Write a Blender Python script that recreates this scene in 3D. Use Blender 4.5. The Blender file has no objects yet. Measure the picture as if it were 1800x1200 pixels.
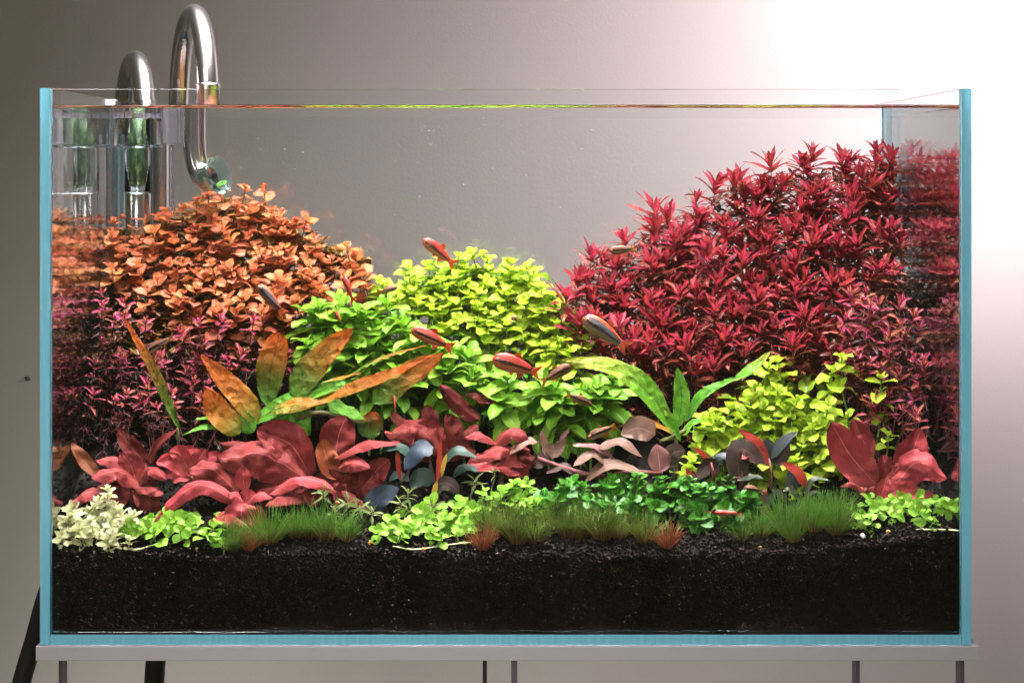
import bpy, math, random
from mathutils import Vector, Matrix, noise
R = math.radians
scn = bpy.context.scene
col = scn.collection
CM = 0.01
rnd = random.Random(11)

# ------------------------------------------------------------------ camera, world, lamps, exposure
PXCM, DCAM, CAMZ, CX, CY = 27.3, 103.0, 30.5, 900.0, 300.0   # photo scale at the front glass, camera distance and height (cm)
cam = bpy.data.cameras.new('camera'); camo = bpy.data.objects.new('camera', cam); col.objects.link(camo)
camo.location = (0, -DCAM*CM, CAMZ*CM); camo.rotation_euler = (R(90), 0, 0)
cam.sensor_width = 36; cam.lens = 36*DCAM/(1800/PXCM); cam.shift_y = -300/1800
cam.clip_start = 0.02; cam.clip_end = 50
scn.camera = camo

world = bpy.data.worlds.new('World'); scn.world = world; world.use_nodes = True
bg = world.node_tree.nodes['Background']; bg.inputs['Color'].default_value = (1.0, 0.90, 0.56, 1); bg.inputs['Strength'].default_value = 0.07

def area(name, loc, size, sy, power, color, rot=(0, 0, 0), spread=180):
    l = bpy.data.lights.new(name, 'AREA'); l.shape = 'RECTANGLE'; l.size = size*CM; l.size_y = sy*CM
    l.energy = power; l.color = color; l.spread = R(spread)
    o = bpy.data.objects.new(name, l); col.objects.link(o)
    o.location = Vector(loc)*CM; o.rotation_euler = rot
    return o
area('aquarium_lamp', (-1, 13.5, 60), 60, 28, 11.0, (1.0, 0.95, 0.96), spread=92)
area('wall_lamp', (60, 39, 50), 10, 10, 6.8, (1.0, 0.87, 1.0), rot=(R(94), 0, R(2)))
area('front_fill', (-35, -100, 84), 60, 34, 3.4, (1.0, 0.96, 0.93), rot=(R(52), 0, R(-19)), spread=64)  # added unseen fill from the camera side, brightens stand and pane edges

scn.view_settings.view_transform = 'Standard'; scn.view_settings.look = 'None'
scn.view_settings.exposure = 0.0; scn.view_settings.gamma = 1.0; scn.view_settings.use_curve_mapping = False
scn.render.engine = 'CYCLES'
cy = scn.cycles
cy.max_bounces = 22; cy.transmission_bounces = 20; cy.glossy_bounces = 10; cy.diffuse_bounces = 3; cy.transparent_max_bounces = 12; cy.volume_bounces = 0
cy.caustics_reflective = True; cy.caustics_refractive = True; cy.blur_glossy = 0.2
cy.sample_clamp_indirect = 40.0; cy.sample_clamp_direct = 0.0
cy.use_denoising = True
cy.use_adaptive_sampling = True; cy.adaptive_threshold = 0.015

# ------------------------------------------------------------------ tank measures (cm)
XL, XR, YF, YB, H, T = -30.4, 29.6, 0.0, 30.0, 35.75, 0.65
WZ = 34.55                                                     # still water level
def at(px, py, d):
    """the point d cm behind the front face that the photograph shows at px, py (seen through pane and water)"""
    v = Vector(((px-CX)/PXCM, DCAM, -(py-CY)/PXCM)); p = Vector((0, -DCAM, CAMZ)) + v
    v.normalize(); tx, tz = v.x, v.z
    for n, th in ((1.36, T), (1.333, max(0, d-T))):
        a, c = tx/n, tz/n; b = math.sqrt(1-a*a-c*c)
        p = p + Vector((a, b, c))*(th/b)
    return p
def at_air(px, py, d):
    k = (DCAM+d)/DCAM/PXCM
    return Vector(((px-CX)*k, d, CAMZ-(py-CY)*k))
def px_per_cm(d): return PXCM*DCAM/(DCAM+0.75*d)
def lerp_table(tab, x):
    if x <= tab[0][0]: return tab[0][1]
    for (a, b), (c, d) in zip(tab, tab[1:]):
        if x <= c: return b+(d-b)*(x-a)/(c-a)
    return tab[-1][1]
SOILPX = [(90, 962), (200, 963), (400, 968), (640, 962), (800, 966), (1000, 968), (1300, 966), (1400, 962), (1480, 950), (1560, 938), (1690, 930)]
def soil_z(x, y):
    px = CX+x*PXCM
    zf = 30.5-(lerp_table(SOILPX, px)-CY)/PXCM
    yy = max(0, y-1.2)
    zz = zf + lerp_table([(0, 0), (3, 1.0), (8, 3.4), (12, 5.4), (18, 7.8), (30, 9.5)], yy)
    zz -= .75*math.exp(-max(0, y-.7)/.55)
    return zz + 0.18*noise.noise(Vector((x*0.5, y*0.5, 1.7)))

# ------------------------------------------------------------------ object helpers
def tag(o, label=None, cat=None, group=None, kind=None):
    for k, v in (('label', label), ('category', cat), ('group', group), ('kind', kind)):
        if v: o[k] = v
    return o
def thing(name, label, cat, loc=(0, 0, 0), group=None):
    o = bpy.data.objects.new(name, None); col.objects.link(o); o.location = Vector(loc)*CM
    o.empty_display_size = 0.01
    return tag(o, label, cat, group)
def mk(name, verts, faces, smooth=True, uvs=None):
    m = bpy.data.meshes.new(name); m.from_pydata([tuple(Vector(v)*CM) for v in verts], [], faces)
    if smooth: m.polygons.foreach_set('use_smooth', [True]*len(m.polygons))
    if uvs:
        lay = m.uv_layers.new(name='UVMap'); buf = []
        for l in m.loops: buf.extend(uvs[l.vertex_index])
        lay.data.foreach_set('uv', buf)
    m.update()
    return m
def put(name, mesh, mat, parent=None, loc=(0, 0, 0)):
    if mat and not mesh.materials: mesh.materials.append(mat)
    o = bpy.data.objects.new(name, mesh); col.objects.link(o); o.location = Vector(loc)*CM
    if parent is not None: o.parent = parent
    return o
def box_mesh(name, a, b, bevel=0.0):
    import bmesh
    bm = bmesh.new(); bmesh.ops.create_cube(bm, size=1)
    for v in bm.verts: v.co = Vector((a[i]+(b[i]-a[i])*(v.co[i]+.5) for i in range(3)))*CM
    if bevel: bmesh.ops.bevel(bm, geom=bm.edges[:], offset=bevel*CM, segments=2, affect='EDGES', profile=.6)
    m = bpy.data.meshes.new(name); bm.to_mesh(m); bm.free(); return m
def smooth_path(pts, n):
    """Catmull-Rom through pts"""
    P = [Vector(p) for p in pts]
    if len(P) == 2: return [P[0].lerp(P[1], i/(n-1)) for i in range(n)]
    Q = [2*P[0]-P[1]] + P + [2*P[-1]-P[-2]]
    out = []; segs = len(P)-1
    for i in range(n):
        t = i/(n-1)*segs; k = min(int(t), segs-1); t -= k
        p0, p1, p2, p3 = Q[k:k+4]
        out.append(.5*((2*p1)+(p2-p0)*t+(2*p0-5*p1+4*p2-p3)*t*t+(3*p1-p0-3*p2+p3)*t**3))
    return out
def tube_mesh(name, path, rad, seg=16, caps=True):
    vs, fs = [], []; n = len(path)
    if isinstance(rad, (list, tuple)):
        k = len(rad)-1; rad = [lerp_table([(j/k, q) for j, q in enumerate(rad)], i/(n-1)) for i in range(n)]
    else: rad = [rad]*n
    up = None
    for i, p in enumerate(path):
        tg = (path[min(i+1, n-1)]-path[max(i-1, 0)]).normalized()
        if up is None: up = tg.orthogonal().normalized()
        up = (up-tg*up.dot(tg)).normalized(); si = tg.cross(up)
        for k in range(seg):
            a = 2*math.pi*k/seg; vs.append(p+(up*math.cos(a)+si*math.sin(a))*rad[i])
    for i in range(n-1):
        for k in range(seg):
            a, b = i*seg+k, i*seg+(k+1) % seg; fs.append((a, b, b+seg, a+seg))
    if caps: fs.append(tuple(range(seg))[::-1]); fs.append(tuple(range((n-1)*seg, n*seg)))
    return mk(name, vs, fs)
def lathe_mesh(name, prof, seg=32, closed=True, axis=None):
    """prof: list of (r, z); closed ring profile gives a solid of revolution with a wall"""
    vs, fs = [], []; n = len(prof)
    for r, z in prof:
        for k in range(seg):
            a = 2*math.pi*k/seg; vs.append(Vector((r*math.cos(a), r*math.sin(a), z)))
    for i in range(n if closed else n-1):
        j = (i+1) % n
        for k in range(seg): fs.append((i*seg+k, i*seg+(k+1) % seg, j*seg+(k+1) % seg, j*seg+k))
    if axis is not None:
        q = Vector((0, 0, 1)).rotation_difference(Vector(axis).normalized())
        vs = [q @ v for v in vs]
    return mk(name, vs, fs)

# ------------------------------------------------------------------ materials
class NT:
    def __init__(s, name):
        s.m = bpy.data.materials.new(name); s.m.use_nodes = True; s.t = s.m.node_tree; s.t.nodes.clear()
        s.out = s.t.nodes.new('ShaderNodeOutputMaterial')
    def n(s, typ, **kw):
        o = s.t.nodes.new('ShaderNode'+typ)
        for k, v in kw.items():
            if k in o.inputs and not hasattr(type(o), k): o.inputs[k].default_value = v
            else: setattr(o, k, v)
        return o
    def inp(s, node, **kw):
        for k, v in kw.items():
            sk = node.inputs[k.replace('_', ' ')]
            if hasattr(v, 'is_linked') or hasattr(v, 'links'): s.t.links.new(v, sk)
            else: sk.default_value = v
        return node
    def link(s, a, b): s.t.links.new(a, b)
    def ramp(s, fac, stops, interp='LINEAR'):
        r = s.n('ValToRGB'); e = r.color_ramp.elements; r.color_ramp.interpolation = interp
        while len(e) < len(stops): e.new(.5)
        for el, (p, c) in zip(e, stops): el.position = p; el.color = (*c, 1)
        s.link(fac, r.inputs[0]); return r.outputs[0]
    def mix(s, fac, a, b, blend='MIX'):
        m = s.n('Mix', data_type='RGBA', blend_type=blend)
        for sk, v in ((m.inputs[0], fac), (m.inputs[6], a), (m.inputs[7], b)):
            if hasattr(v, 'links'): s.link(v, sk)
            else: sk.default_value = v if not isinstance(v, tuple) or len(v) == 4 else (*v, 1)
        return m.outputs[2]
    def math(s, op, a, b=None, c=None):
        m = s.n('Math', operation=op)
        for sk, v in zip(m.inputs, (a, b, c)):
            if v is None: continue
            if hasattr(v, 'links'): s.link(v, sk)
            else: sk.default_value = v
        return m.outputs[0]
def plain(name, color, rough=.5, metal=0, spec=.5, bump=0, bscale=800, **kw):
    N = NT(name); p = N.n('BsdfPrincipled')
    p.inputs['Base Color'].default_value = (*color, 1); p.inputs['Roughness'].default_value = rough
    p.inputs['Metallic'].default_value = metal; p.inputs['Specular IOR Level'].default_value = spec
    if bump:
        tc = N.n('TexCoord'); nz = N.n('TexNoise'); nz.inputs['Scale'].default_value = bscale; nz.inputs['Detail'].default_value = 4
        N.link(tc.outputs['Object'], nz.inputs['Vector']); b = N.n('Bump'); b.inputs['Strength'].default_value = bump; b.inputs['Distance'].default_value = .001
        N.link(nz.outputs[0], b.inputs['Height']); N.link(b.outputs[0], p.inputs['Normal'])
        rr = N.math('MULTIPLY_ADD', nz.outputs[0], .25, rough-.12); N.link(rr, p.inputs['Roughness'])
    N.link(p.outputs[0], N.out.inputs[0]); return N.m
def glass_mat(name, ior, rough=0.0, color=(1, 1, 1), milk=0.0, milkcol=(.8, .8, .85)):
    N = NT(name); g = N.n('BsdfGlass'); g.inputs['IOR'].default_value = ior; g.inputs['Roughness'].default_value = rough; g.inputs['Color'].default_value = (*color, 1)
    sh = g.outputs[0]
    if milk:
        d = N.n('BsdfDiffuse'); d.inputs[0].default_value = (*milkcol, 1); t = N.n('BsdfTranslucent'); t.inputs[0].default_value = (*milkcol, 1)
        a = N.n('MixShader'); a.inputs[0].default_value = .5; N.link(d.outputs[0], a.inputs[1]); N.link(t.outputs[0], a.inputs[2])
        m = N.n('MixShader'); m.inputs[0].default_value = milk; N.link(sh, m.inputs[1]); N.link(a.outputs[0], m.inputs[2]); sh = m.outputs[0]
    N.link(sh, N.out.inputs[0]); return N.m
def pane_mat():
    N = NT('tank_glass'); g = N.n('BsdfGlass'); g.inputs['IOR'].default_value = 1.36; g.inputs['Roughness'].default_value = 0
    e = N.n('Attribute', attribute_name='edge'); rg = N.n('BsdfGlass'); rg.inputs['IOR'].default_value = 1.5; rg.inputs['Roughness'].default_value = .35; rg.inputs['Color'].default_value = (.80, .96, 1, 1)
    d = N.n('BsdfDiffuse'); t = N.n('BsdfTranslucent')
    tc = N.n('TexCoord'); nz = N.n('TexNoise'); nz.inputs['Scale'].default_value = 60; nz.inputs['Detail'].default_value = 5
    mp = N.n('Mapping'); mp.inputs['Scale'].default_value = (6, 1, .25); N.link(tc.outputs['Object'], mp.inputs[0]); N.link(mp.outputs[0], nz.inputs['Vector'])
    c = N.ramp(nz.outputs[0], [(.3, (.22, .70, .90)), (.7, (.34, .82, 1.0))])
    N.link(c, d.inputs[0]); N.link(c, t.inputs[0])
    a = N.n('MixShader'); a.inputs[0].default_value = .5; N.link(d.outputs[0], a.inputs[1]); N.link(t.outputs[0], a.inputs[2])
    b = N.n('MixShader'); b.inputs[0].default_value = .85; N.link(rg.outputs[0], b.inputs[1]); N.link(a.outputs[0], b.inputs[2])
    m = N.n('MixShader'); N.link(e.outputs['Fac'], m.inputs[0]); N.link(g.outputs[0], m.inputs[1]); N.link(b.outputs[0], m.inputs[2])
    N.link(m.outputs[0], N.out.inputs[0])
    v = N.n('VolumeAbsorption'); v.inputs['Color'].default_value = (.10, .74, .86, 1); v.inputs['Density'].default_value = 3.2
    N.link(v.outputs[0], N.out.inputs['Volume']); return N.m
def leaf_mat(name, cols, tip=None, base=None, rib=(1, 1, 1), ribw=.05, ribmix=.25, transl=.35, rough=.5, spec=.22, veins=.0, bump=.35, bscale=260, spot=None, under=None, trcol=None, bdist=.0006):
    """cols: colours picked per leaf; tip/base: colour towards the tip/base of the blade"""
    N = NT(name); oi = N.n('ObjectInfo'); uv = N.n('UVMap'); sp = N.n('SeparateXYZ'); N.link(uv.outputs[0], sp.inputs[0])
    tc = N.n('TexCoord'); nz = N.n('TexNoise'); nz.inputs['Scale'].default_value = bscale; nz.inputs['Detail'].default_value = 5; N.link(tc.outputs['Object'], nz.inputs['Vector'])
    nw = N.n('TexNoise'); nw.inputs['Scale'].default_value = 35; N.link(tc.outputs['Object'], nw.inputs['Vector'])
    n = len(cols)
    f = N.math('ADD', N.math('MULTIPLY', oi.outputs['Random'], .8), N.math('MULTIPLY', nw.outputs[0], .2)) if n > 1 else nw.outputs[0]
    c = N.ramp(f, [(i/max(1, n-1), q) for i, q in enumerate(cols)]) if n > 1 else N.ramp(f, [(0, cols[0]), (1, cols[0])])
    if tip: c = N.mix(N.math('SMOOTH_MIN', N.math('MAXIMUM', N.math('MULTIPLY_ADD', N.math('ADD', sp.outputs[1], N.math('MULTIPLY_ADD', nw.outputs[0], .35, -.17)), 1.9, -.75), 0), 1, .1), c, tip)
    if base: c = N.mix(N.math('MAXIMUM', N.math('MULTIPLY_ADD', sp.outputs[1], -2.6, 1), 0), c, base)
    c = N.mix(N.math('MULTIPLY_ADD', nz.outputs[0], .9, -.2), c, N.mix(.5, c, (0.02, 0.015, 0.008)))
    if spot:
        sv = N.n('TexVoronoi'); sv.inputs['Scale'].default_value = 420; N.link(tc.outputs['Object'], sv.inputs['Vector'])
        c = N.mix(N.math('LESS_THAN', sv.outputs[0], .22), c, spot)
    au = N.math('ABSOLUTE', N.math('SUBTRACT', sp.outputs[0], .5))
    c = N.mix(N.math('MULTIPLY', N.math('LESS_THAN', au, ribw), ribmix), c, rib)
    h = nz.outputs[0]
    if veins:
        wv = N.math('SINE', N.math('MULTIPLY', N.math('SUBTRACT', N.math('ADD', sp.outputs[1], N.math('MULTIPLY', nw.outputs[0], .05)), N.math('MULTIPLY', au, .75)), 75))
        vv = N.math('POWER', N.math('MAXIMUM', wv, 0), 6)
        c = N.mix(N.math('MULTIPLY', vv, veins*.5), c, rib)
        dv = N.n('TexVoronoi'); dv.inputs['Scale'].default_value = bscale*1.9; N.link(tc.outputs['Object'], dv.inputs['Vector'])
        h = N.math('MULTIPLY_ADD', dv.outputs[0], .5, h)
    if under:
        ge = N.n('NewGeometry'); c = N.mix(ge.outputs['Backfacing'], c, under)
    p = N.n('BsdfPrincipled'); N.link(c, p.inputs['Base Color']); p.inputs['Roughness'].default_value = rough; p.inputs['Specular IOR Level'].default_value = spec
    b = N.n('Bump'); b.inputs['Strength'].default_value = bump; b.inputs['Distance'].default_value = bdist; N.link(h, b.inputs['Height']); N.link(b.outputs[0], p.inputs['Normal'])
    t = N.n('BsdfTranslucent'); ct = N.mix(.5, c, trcol) if trcol else c
    N.link(ct, t.inputs[0]); N.link(b.outputs[0], t.inputs['Normal'])
    m = N.n('MixShader'); m.inputs[0].default_value = transl; N.link(p.outputs[0], m.inputs[1]); N.link(t.outputs[0], m.inputs[2])
    N.link(m.outputs[0], N.out.inputs[0]); return N.m

def wall_mat():
    N = NT('wall_paint'); tc = N.n('TexCoord'); nz = N.n('TexNoise'); nz.inputs['Scale'].default_value = 260; nz.inputs['Detail'].default_value = 6
    N.link(tc.outputs['Object'], nz.inputs['Vector']); n2 = N.n('TexNoise'); n2.inputs['Scale'].default_value = 4; N.link(tc.outputs['Object'], n2.inputs['Vector'])
    c = N.ramp(n2.outputs[0], [(.3, (.67, .63, .565)), (.7, (.71, .67, .605))])
    p = N.n('BsdfPrincipled'); p.inputs['Roughness'].default_value = .75; p.inputs['Specular IOR Level'].default_value = .25; N.link(c, p.inputs['Base Color'])
    b = N.n('Bump'); b.inputs['Strength'].default_value = .10; b.inputs['Distance'].default_value = .002; N.link(nz.outputs[0], b.inputs['Height']); N.link(b.outputs[0], p.inputs['Normal'])
    N.link(p.outputs[0], N.out.inputs[0]); return N.m
M = dict(
    wall=wall_mat(), pane=pane_mat(), water=glass_mat('water', 1.333),
    steel=plain('stainless_steel', (.62, .60, .61), .24, 1),
    steel_wet=plain('wet_steel', (.55, .56, .56), .22, 1),
    acrylic=glass_mat('clear_acrylic', 1.13, .02, (.94, .96, .97)), acrylic_milk=glass_mat('cloudy_acrylic', 1.13, .1, (.9, .88, .94), .22, (.45, .42, .48)),
    bell=glass_mat('bell_glass', 1.16, .0, (.72, .84, .82), .12, (.3, .4, .38)),
    rubber=plain('black_rubber', (.012, .011, .010), .45), dark=plain('bore_shade_black', (.006, .008, .008), .5),
)
# ------------------------------------------------------------------ setting: wall
wl = put('wall', box_mesh('wall', (-160, 90, -90), (200, 94, 160)), M['wall']); tag(wl, kind='structure')
wm = put('wall_mark', tube_mesh('wall_mark', smooth_path([at_air(44, 662, 89.9), at_air(48, 665, 89.8), at_air(53, 666, 89.9)], 5), [.1, .32, .08], 8), plain('wall_scuff', (.16, .14, .12), .9))
wm.parent = wl

# ------------------------------------------------------------------ glass tank
tank = thing('aquarium', 'frameless clear glass aquarium with blue-green edges on the clear stand', 'aquarium', ((XL+XR)/2, 15, 0))
def pane(name, a, b, edges):
    c = Vector(tank.location)/CM
    m = box_mesh(name, Vector(a)-c, Vector(b)-c, .03)
    at_ = m.attributes.new('edge', 'FLOAT', 'FACE')
    for i, p in enumerate(m.polygons):
        n = p.normal; ax = max(range(3), key=lambda k: abs(n[k]))
        at_.data[i].value = 1.0 if (('-' if n[ax] < 0 else '+')+'xyz'[ax]) in edges else 0.0
    return put(name, m, M['pane'], tank)
g = .015
pane('side_pane', (XL, YF, 0), (XL+T, YB, H+.06), ('-y', '+y', '-z'))
pane('side_pane', (XR-T, YF, 0), (XR, YB, H+.03), ('-y', '+y', '-z'))
pane('front_pane', (XL+T+g, YF+.01, T+g), (XR-T-g, YF+T, H), ('-x', '+x'))
pane('back_pane', (XL+T+g, YB-T, 0), (XR-T-g, YB, H), ('-x', '+x'))
pane('bottom_pane', (XL+T+g, YF+.02, 0), (XR-T-g, YB-T-g, T), ('-y', '+y', '-x', '+x'))

# ------------------------------------------------------------------ water
def build_water():
    x0, x1, y0, y1, zb = XL+T-.2, XR-T+.2, YF+T-.2, YB-T+.2, T-.2
    def ticks(a, b, n):
        e = [0, .1, .19, .23, .28, .34, .42, .52, .66, .85, 1.15]
        mid = [a+1.15+(b-a-2.3)*i/n for i in range(1, n)]
        return [a+q for q in e]+mid+[b-q for q in reversed(e)]
    xs, ys = ticks(x0, x1, 110), ticks(y0, y1, 50)
    vs, fs = [], []; nx, ny = len(xs), len(ys)
    for j, y in enumerate(ys):
        for i, x in enumerate(xs):
            d = max(0, min(x-x0, x1-x, y-y0, y1-y)-.2)
            z = WZ+.20*math.exp(-d/.13)+.028*noise.noise(Vector((x*.28, y*.4, 3)))+.010*noise.noise(Vector((x*1.1, y*1.2, 8)))
            vs.append((x, y, z))
    for j in range(ny-1):
        for i in range(nx-1):
            k = j*nx+i; fs.append((k, k+1, k+1+nx, k+nx))
    nt = len(fs)
    ring = [(i, 0) for i in range(nx)]+[(nx-1, j) for j in range(1, ny)]+[(i, ny-1) for i in range(nx-2, -1, -1)]+[(0, j) for j in range(ny-2, 0, -1)]
    o = len(vs); n = len(ring)
    for i, j in ring: vs.append(vs[j*nx+i])
    for i, j in ring: vs.append((xs[i], ys[j], zb))
    for k in range(n):
        l = (k+1) % n; fs.append((o+l, o+k, o+n+k, o+n+l))
    fs.append(tuple(o+n+k for k in range(n))[::-1])
    m = mk('water', vs, fs, smooth=False)
    sm = [i < nt for i in range(len(m.polygons))]; m.polygons.foreach_set('use_smooth', sm)
    import bmesh
    w = put('water', m, M['water']); tag(w, kind='structure'); return w
build_water()

# ------------------------------------------------------------------ soil
def soil_mat(name, cols, spec=.25):
    N = NT(name); tc = N.n('TexCoord'); v = N.n('TexVoronoi'); v.inputs['Scale'].default_value = 330; N.link(tc.outputs['Object'], v.inputs['Vector'])
    nz = N.n('TexNoise'); nz.inputs['Scale'].default_value = 900; N.link(tc.outputs['Object'], nz.inputs['Vector'])
    sp = N.n('SeparateXYZ'); N.link(v.outputs['Color'], sp.inputs[0])
    c = N.ramp(sp.outputs[0], cols)
    p = N.n('BsdfPrincipled'); N.link(c, p.inputs['Base Color']); p.inputs['Roughness'].default_value = .8; p.inputs['Specular IOR Level'].default_value = spec
    b = N.n('Bump'); b.inputs['Strength'].default_value = .6; b.inputs['Distance'].default_value = .001
    N.link(nz.outputs[0], b.inputs['Height']); N.link(b.outputs[0], p.inputs['Normal'])
    N.link(p.outputs[0], N.out.inputs[0]); return N.m
M['soil'] = soil_mat('soil', [(0, (.003, .0026, .0022)), (1, (.007, .006, .005))], .05)
M['granule'] = soil_mat('soil_granule', [(0, (.0045, .0035, .0028)), (.6, (.012, .0085, .0065)), (.95, (.022, .015, .011)), (1, (.05, .03, .017))], .06)
def build_soil():
    x0, x1, y0, y1 = XL+T+.03, XR-T-.03, YF+T+.30, YB-T-.03
    nx, ny = 150, 60; vs, fs = [], []
    for j in range(ny+1):
        for i in range(nx+1):
            x, y = x0+(x1-x0)*i/nx, y0+(y1-y0)*j/ny
            vs.append((x, y, soil_z(x, y)-.12))
    for j in range(ny):
        for i in range(nx):
            k = j*(nx+1)+i; fs.append((k, k+1, k+nx+2, k+nx+1))
    for row, rev in ((0, False), (ny, True)):
        o = len(vs)
        for i in range(nx+1): vs.append((vs[row*(nx+1)+i][0], vs[row*(nx+1)+i][1], T+.03))
        for i in range(nx):
            f = (o+i, o+i+1, row*(nx+1)+i+1, row*(nx+1)+i); fs.append(f[::-1] if rev else f)
    for c_, rev in ((0, True), (nx, False)):
        o = len(vs)
        for j in range(ny+1): v = vs[j*(nx+1)+c_]; vs.append((v[0], v[1], T+.03))
        for j in range(ny):
            a, b = j*(nx+1)+c_, (j+1)*(nx+1)+c_; f = (o+j, o+j+1, b, a); fs.append(f[::-1] if rev else f)
    tag(put('soil', mk('soil', vs, fs), M['soil']), kind='structure')
    # loose granules: the top layer and the face pressed against the front glass
    r = random.Random(5)
    phi = (1+5**.5)/2; ico = [Vector(v).normalized() for v in ((-1, phi, 0), (1, phi, 0), (-1, -phi, 0), (1, -phi, 0), (0, -1, phi), (0, 1, phi), (0, -1, -phi), (0, 1, -phi), (phi, 0, -1), (phi, 0, 1), (-phi, 0, -1), (-phi, 0, 1))]
    icf = ((0, 11, 5), (0, 5, 1), (0, 1, 7), (0, 7, 10), (0, 10, 11), (1, 5, 9), (5, 11, 4), (11, 10, 2), (10, 7, 6), (7, 1, 8), (3, 9, 4), (3, 4, 2), (3, 2, 6), (3, 6, 8), (3, 8, 9), (4, 9, 5), (2, 4, 11), (6, 2, 10), (8, 6, 7), (9, 8, 1))
    vs, fs = [], []; y0 -= .25
    def gran(p, s):
        o = len(vs); q = Matrix.Rotation(r.random()*6.28, 3, Vector((r.random()-.5, r.random()-.5, r.random()-.5)).normalized())
        sc = Vector((s*r.uniform(.8, 1.2), s*r.uniform(.75, 1.0), s*r.uniform(.75, 1.1)))
        for v in ico:
            w = q @ (v*r.uniform(.85, 1.12)); vs.append((p[0]+w.x*sc.x, p[1]+w.y*sc.y, p[2]+w.z*sc.z))
        fs.extend((a+o, b+o, c+o) for a, b, c in icf)
    x = x0+.15
    for _ in range(9000):                                          # against the glass
        x = r.uniform(x0+.15, x1-.15); zt = soil_z(x, .9)
        z = zt-abs(r.gauss(0, 1.6)) if r.random() < .6 else r.uniform(.9, zt)
        if z < .85: continue
        gran((x, y0+.17+r.random()*.12, z), r.uniform(.10, .165))
    for _ in range(7500):                                          # on top
        x = r.uniform(x0+.15, x1-.15); y = y0+.15+abs(r.gauss(0, 4.2))
        if y > y1-.2: continue
        gran((x, y, soil_z(x, y)+r.uniform(-.1, .08)), r.uniform(.09, .18))
    m = mk('soil_granules', vs, fs)
    tag(put('soil_granules', m, M['granule']), 'loose black-brown soil granules heaped behind the front glass', 'soil', kind='stuff')
build_soil()

# ------------------------------------------------------------------ stand and hoses
st = thing('aquarium_stand', 'clear acrylic stand with a frosted top plate under the aquarium', 'stand', (-.3, 15, -12))
M['frost'] = plain('frosted_acrylic', (.31, .285, .30), .5, bump=.15, bscale=90)
M['clear_leg'] = glass_mat('clear_leg', 1.2, .05, (.62, .55, .62), .30, (.20, .16, .20))
so = Vector((-.3, 15, -12))
put('top_plate', box_mesh('top_plate', Vector((-30.6, -.25, -.96))-so, Vector((30.05, 31, -.03))-so, .05), M['frost'], st)
for px, w, mt in ((106, .22, 'clear_leg'), (852, .26, 'rubber'), (904, .40, 'clear_leg'), (1508, .26, 'clear_leg'), (1692, .24, 'clear_leg')):
    x = (px-CX)/PXCM
    put('leg', box_mesh('leg', Vector((x-w/2, 0, -12))-so, Vector((x+w/2, 1.2, -.985))-so, .02), M[mt], st)
hA = [Vector((-33.0, 31.9, 12)), Vector((-33.6, 32.3, 5)), at_air(100, 1000, 33), at_air(58, 1130, 34), at_air(34, 1215, 34), at_air(15, 1320, 34)]
hB = [Vector((-28.1, 31.9, 12)), Vector((-28.4, 32.2, 4)), at_air(290, 1060, 33), at_air(275, 1150, 33.5), at_air(270, 1215, 34), at_air(260, 1320, 34)]
tag(put('rubber_hose', tube_mesh('rubber_hose', smooth_path(hA, 40), .80), M['rubber']), 'black rubber hose slanting down and away beyond the tank edge', 'hose', 'hoses behind the tank')
tag(put('rubber_hose', tube_mesh('rubber_hose', smooth_path(hB, 40), .86), M['rubber']), 'black rubber hose hanging straight down under the stand plate', 'hose', 'hoses behind the tank')

# ------------------------------------------------------------------ pipes
def u_pipe(far, near, ztop, zlow_far, n=26):
    f, q = Vector(far), Vector(near); hgt = (f-q).length/2
    up = [Vector((f.x, f.y, zlow_far)), Vector((f.x, f.y, ztop-hgt*1.35))]
    pts = [up[0].lerp(up[1], i/4) for i in range(5)]
    c = (f+q)/2
    for i in range(1, n):
        a = math.pi*i/n; w = f.lerp(q, .5-.5*math.cos(a)); pts.append(Vector((w.x, w.y, ztop-hgt*1.35+hgt*1.35*math.sin(a)**.92)))
    return pts
RP = .83
of = Vector((-28.05, 31.75, 0)); on = Vector((-23.55, 21.0, 0))
out_p = thing('outflow_pipe', 'tall stainless steel outflow pipe bent over the rim with a flared end', 'pipe', (on.x, on.y, 30))
o0 = Vector((on.x, on.y, 30))
pts = u_pipe(of, on, 43.1, 11)
end = at(352, 312, 20.3)
tail = smooth_path([Vector((on.x, on.y, 37)), Vector((on.x, on.y, 34.5)), Vector((on.x, on.y, 33.0)), Vector((on.x+.12, on.y-.1, 31.4)), Vector((on.x+.55, on.y-.45, 30.3)), Vector((on.x+1.1, on.y-.9, 29.95))], 26)
path = [p-o0 for p in pts+tail]
put('tube', tube_mesh('tube', path, RP, 24), M['steel'], out_p)
put('collar', lathe_mesh('collar', [(RP+.02, 35.55-30), (RP+.11, 35.6-30), (RP+.11, 37.0-30), (RP+.14, 37.05-30), (RP+.14, 37.2-30), (RP+.02, 37.25-30)], 28), M['steel'], out_p)
e = tail[-1]-o0; ax = Vector((.84, -.48, .22)).normalized()
put('bore_shade', lathe_mesh('bore_shade', [(.02, .10), (.60, .10), (.74, .34), (.80, .34), (.80, -.2), (.02, -.2)], 24, axis=ax), M['dark'], out_p, e)  # black plug, its colour stands in for the darkness inside the open end
b = lathe_mesh('bell', [(.82, -.45), (.88, 0), (1.0, .4), (1.22, .85), (1.42, 1.12), (1.46, 1.14), (1.48, 1.08), (1.28, .78), (1.07, .34), (.95, -.05), (.88, -.45)], 36, axis=ax)
put('bell', b, M['bell'], out_p, e)
M['algae'] = plain('green_algae', (.045, .15, .008), .8, bump=.8, bscale=700)
put('algae_patch', lathe_mesh('algae_patch', [(.02, .02), (.38, .0), (.46, .05), (.3, .10), (.02, .10)], 14, axis=Vector((-.3, -.5, .8))), M['algae'], out_p, e+ax*.75+Vector((.45, 0, -.62)))

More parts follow.
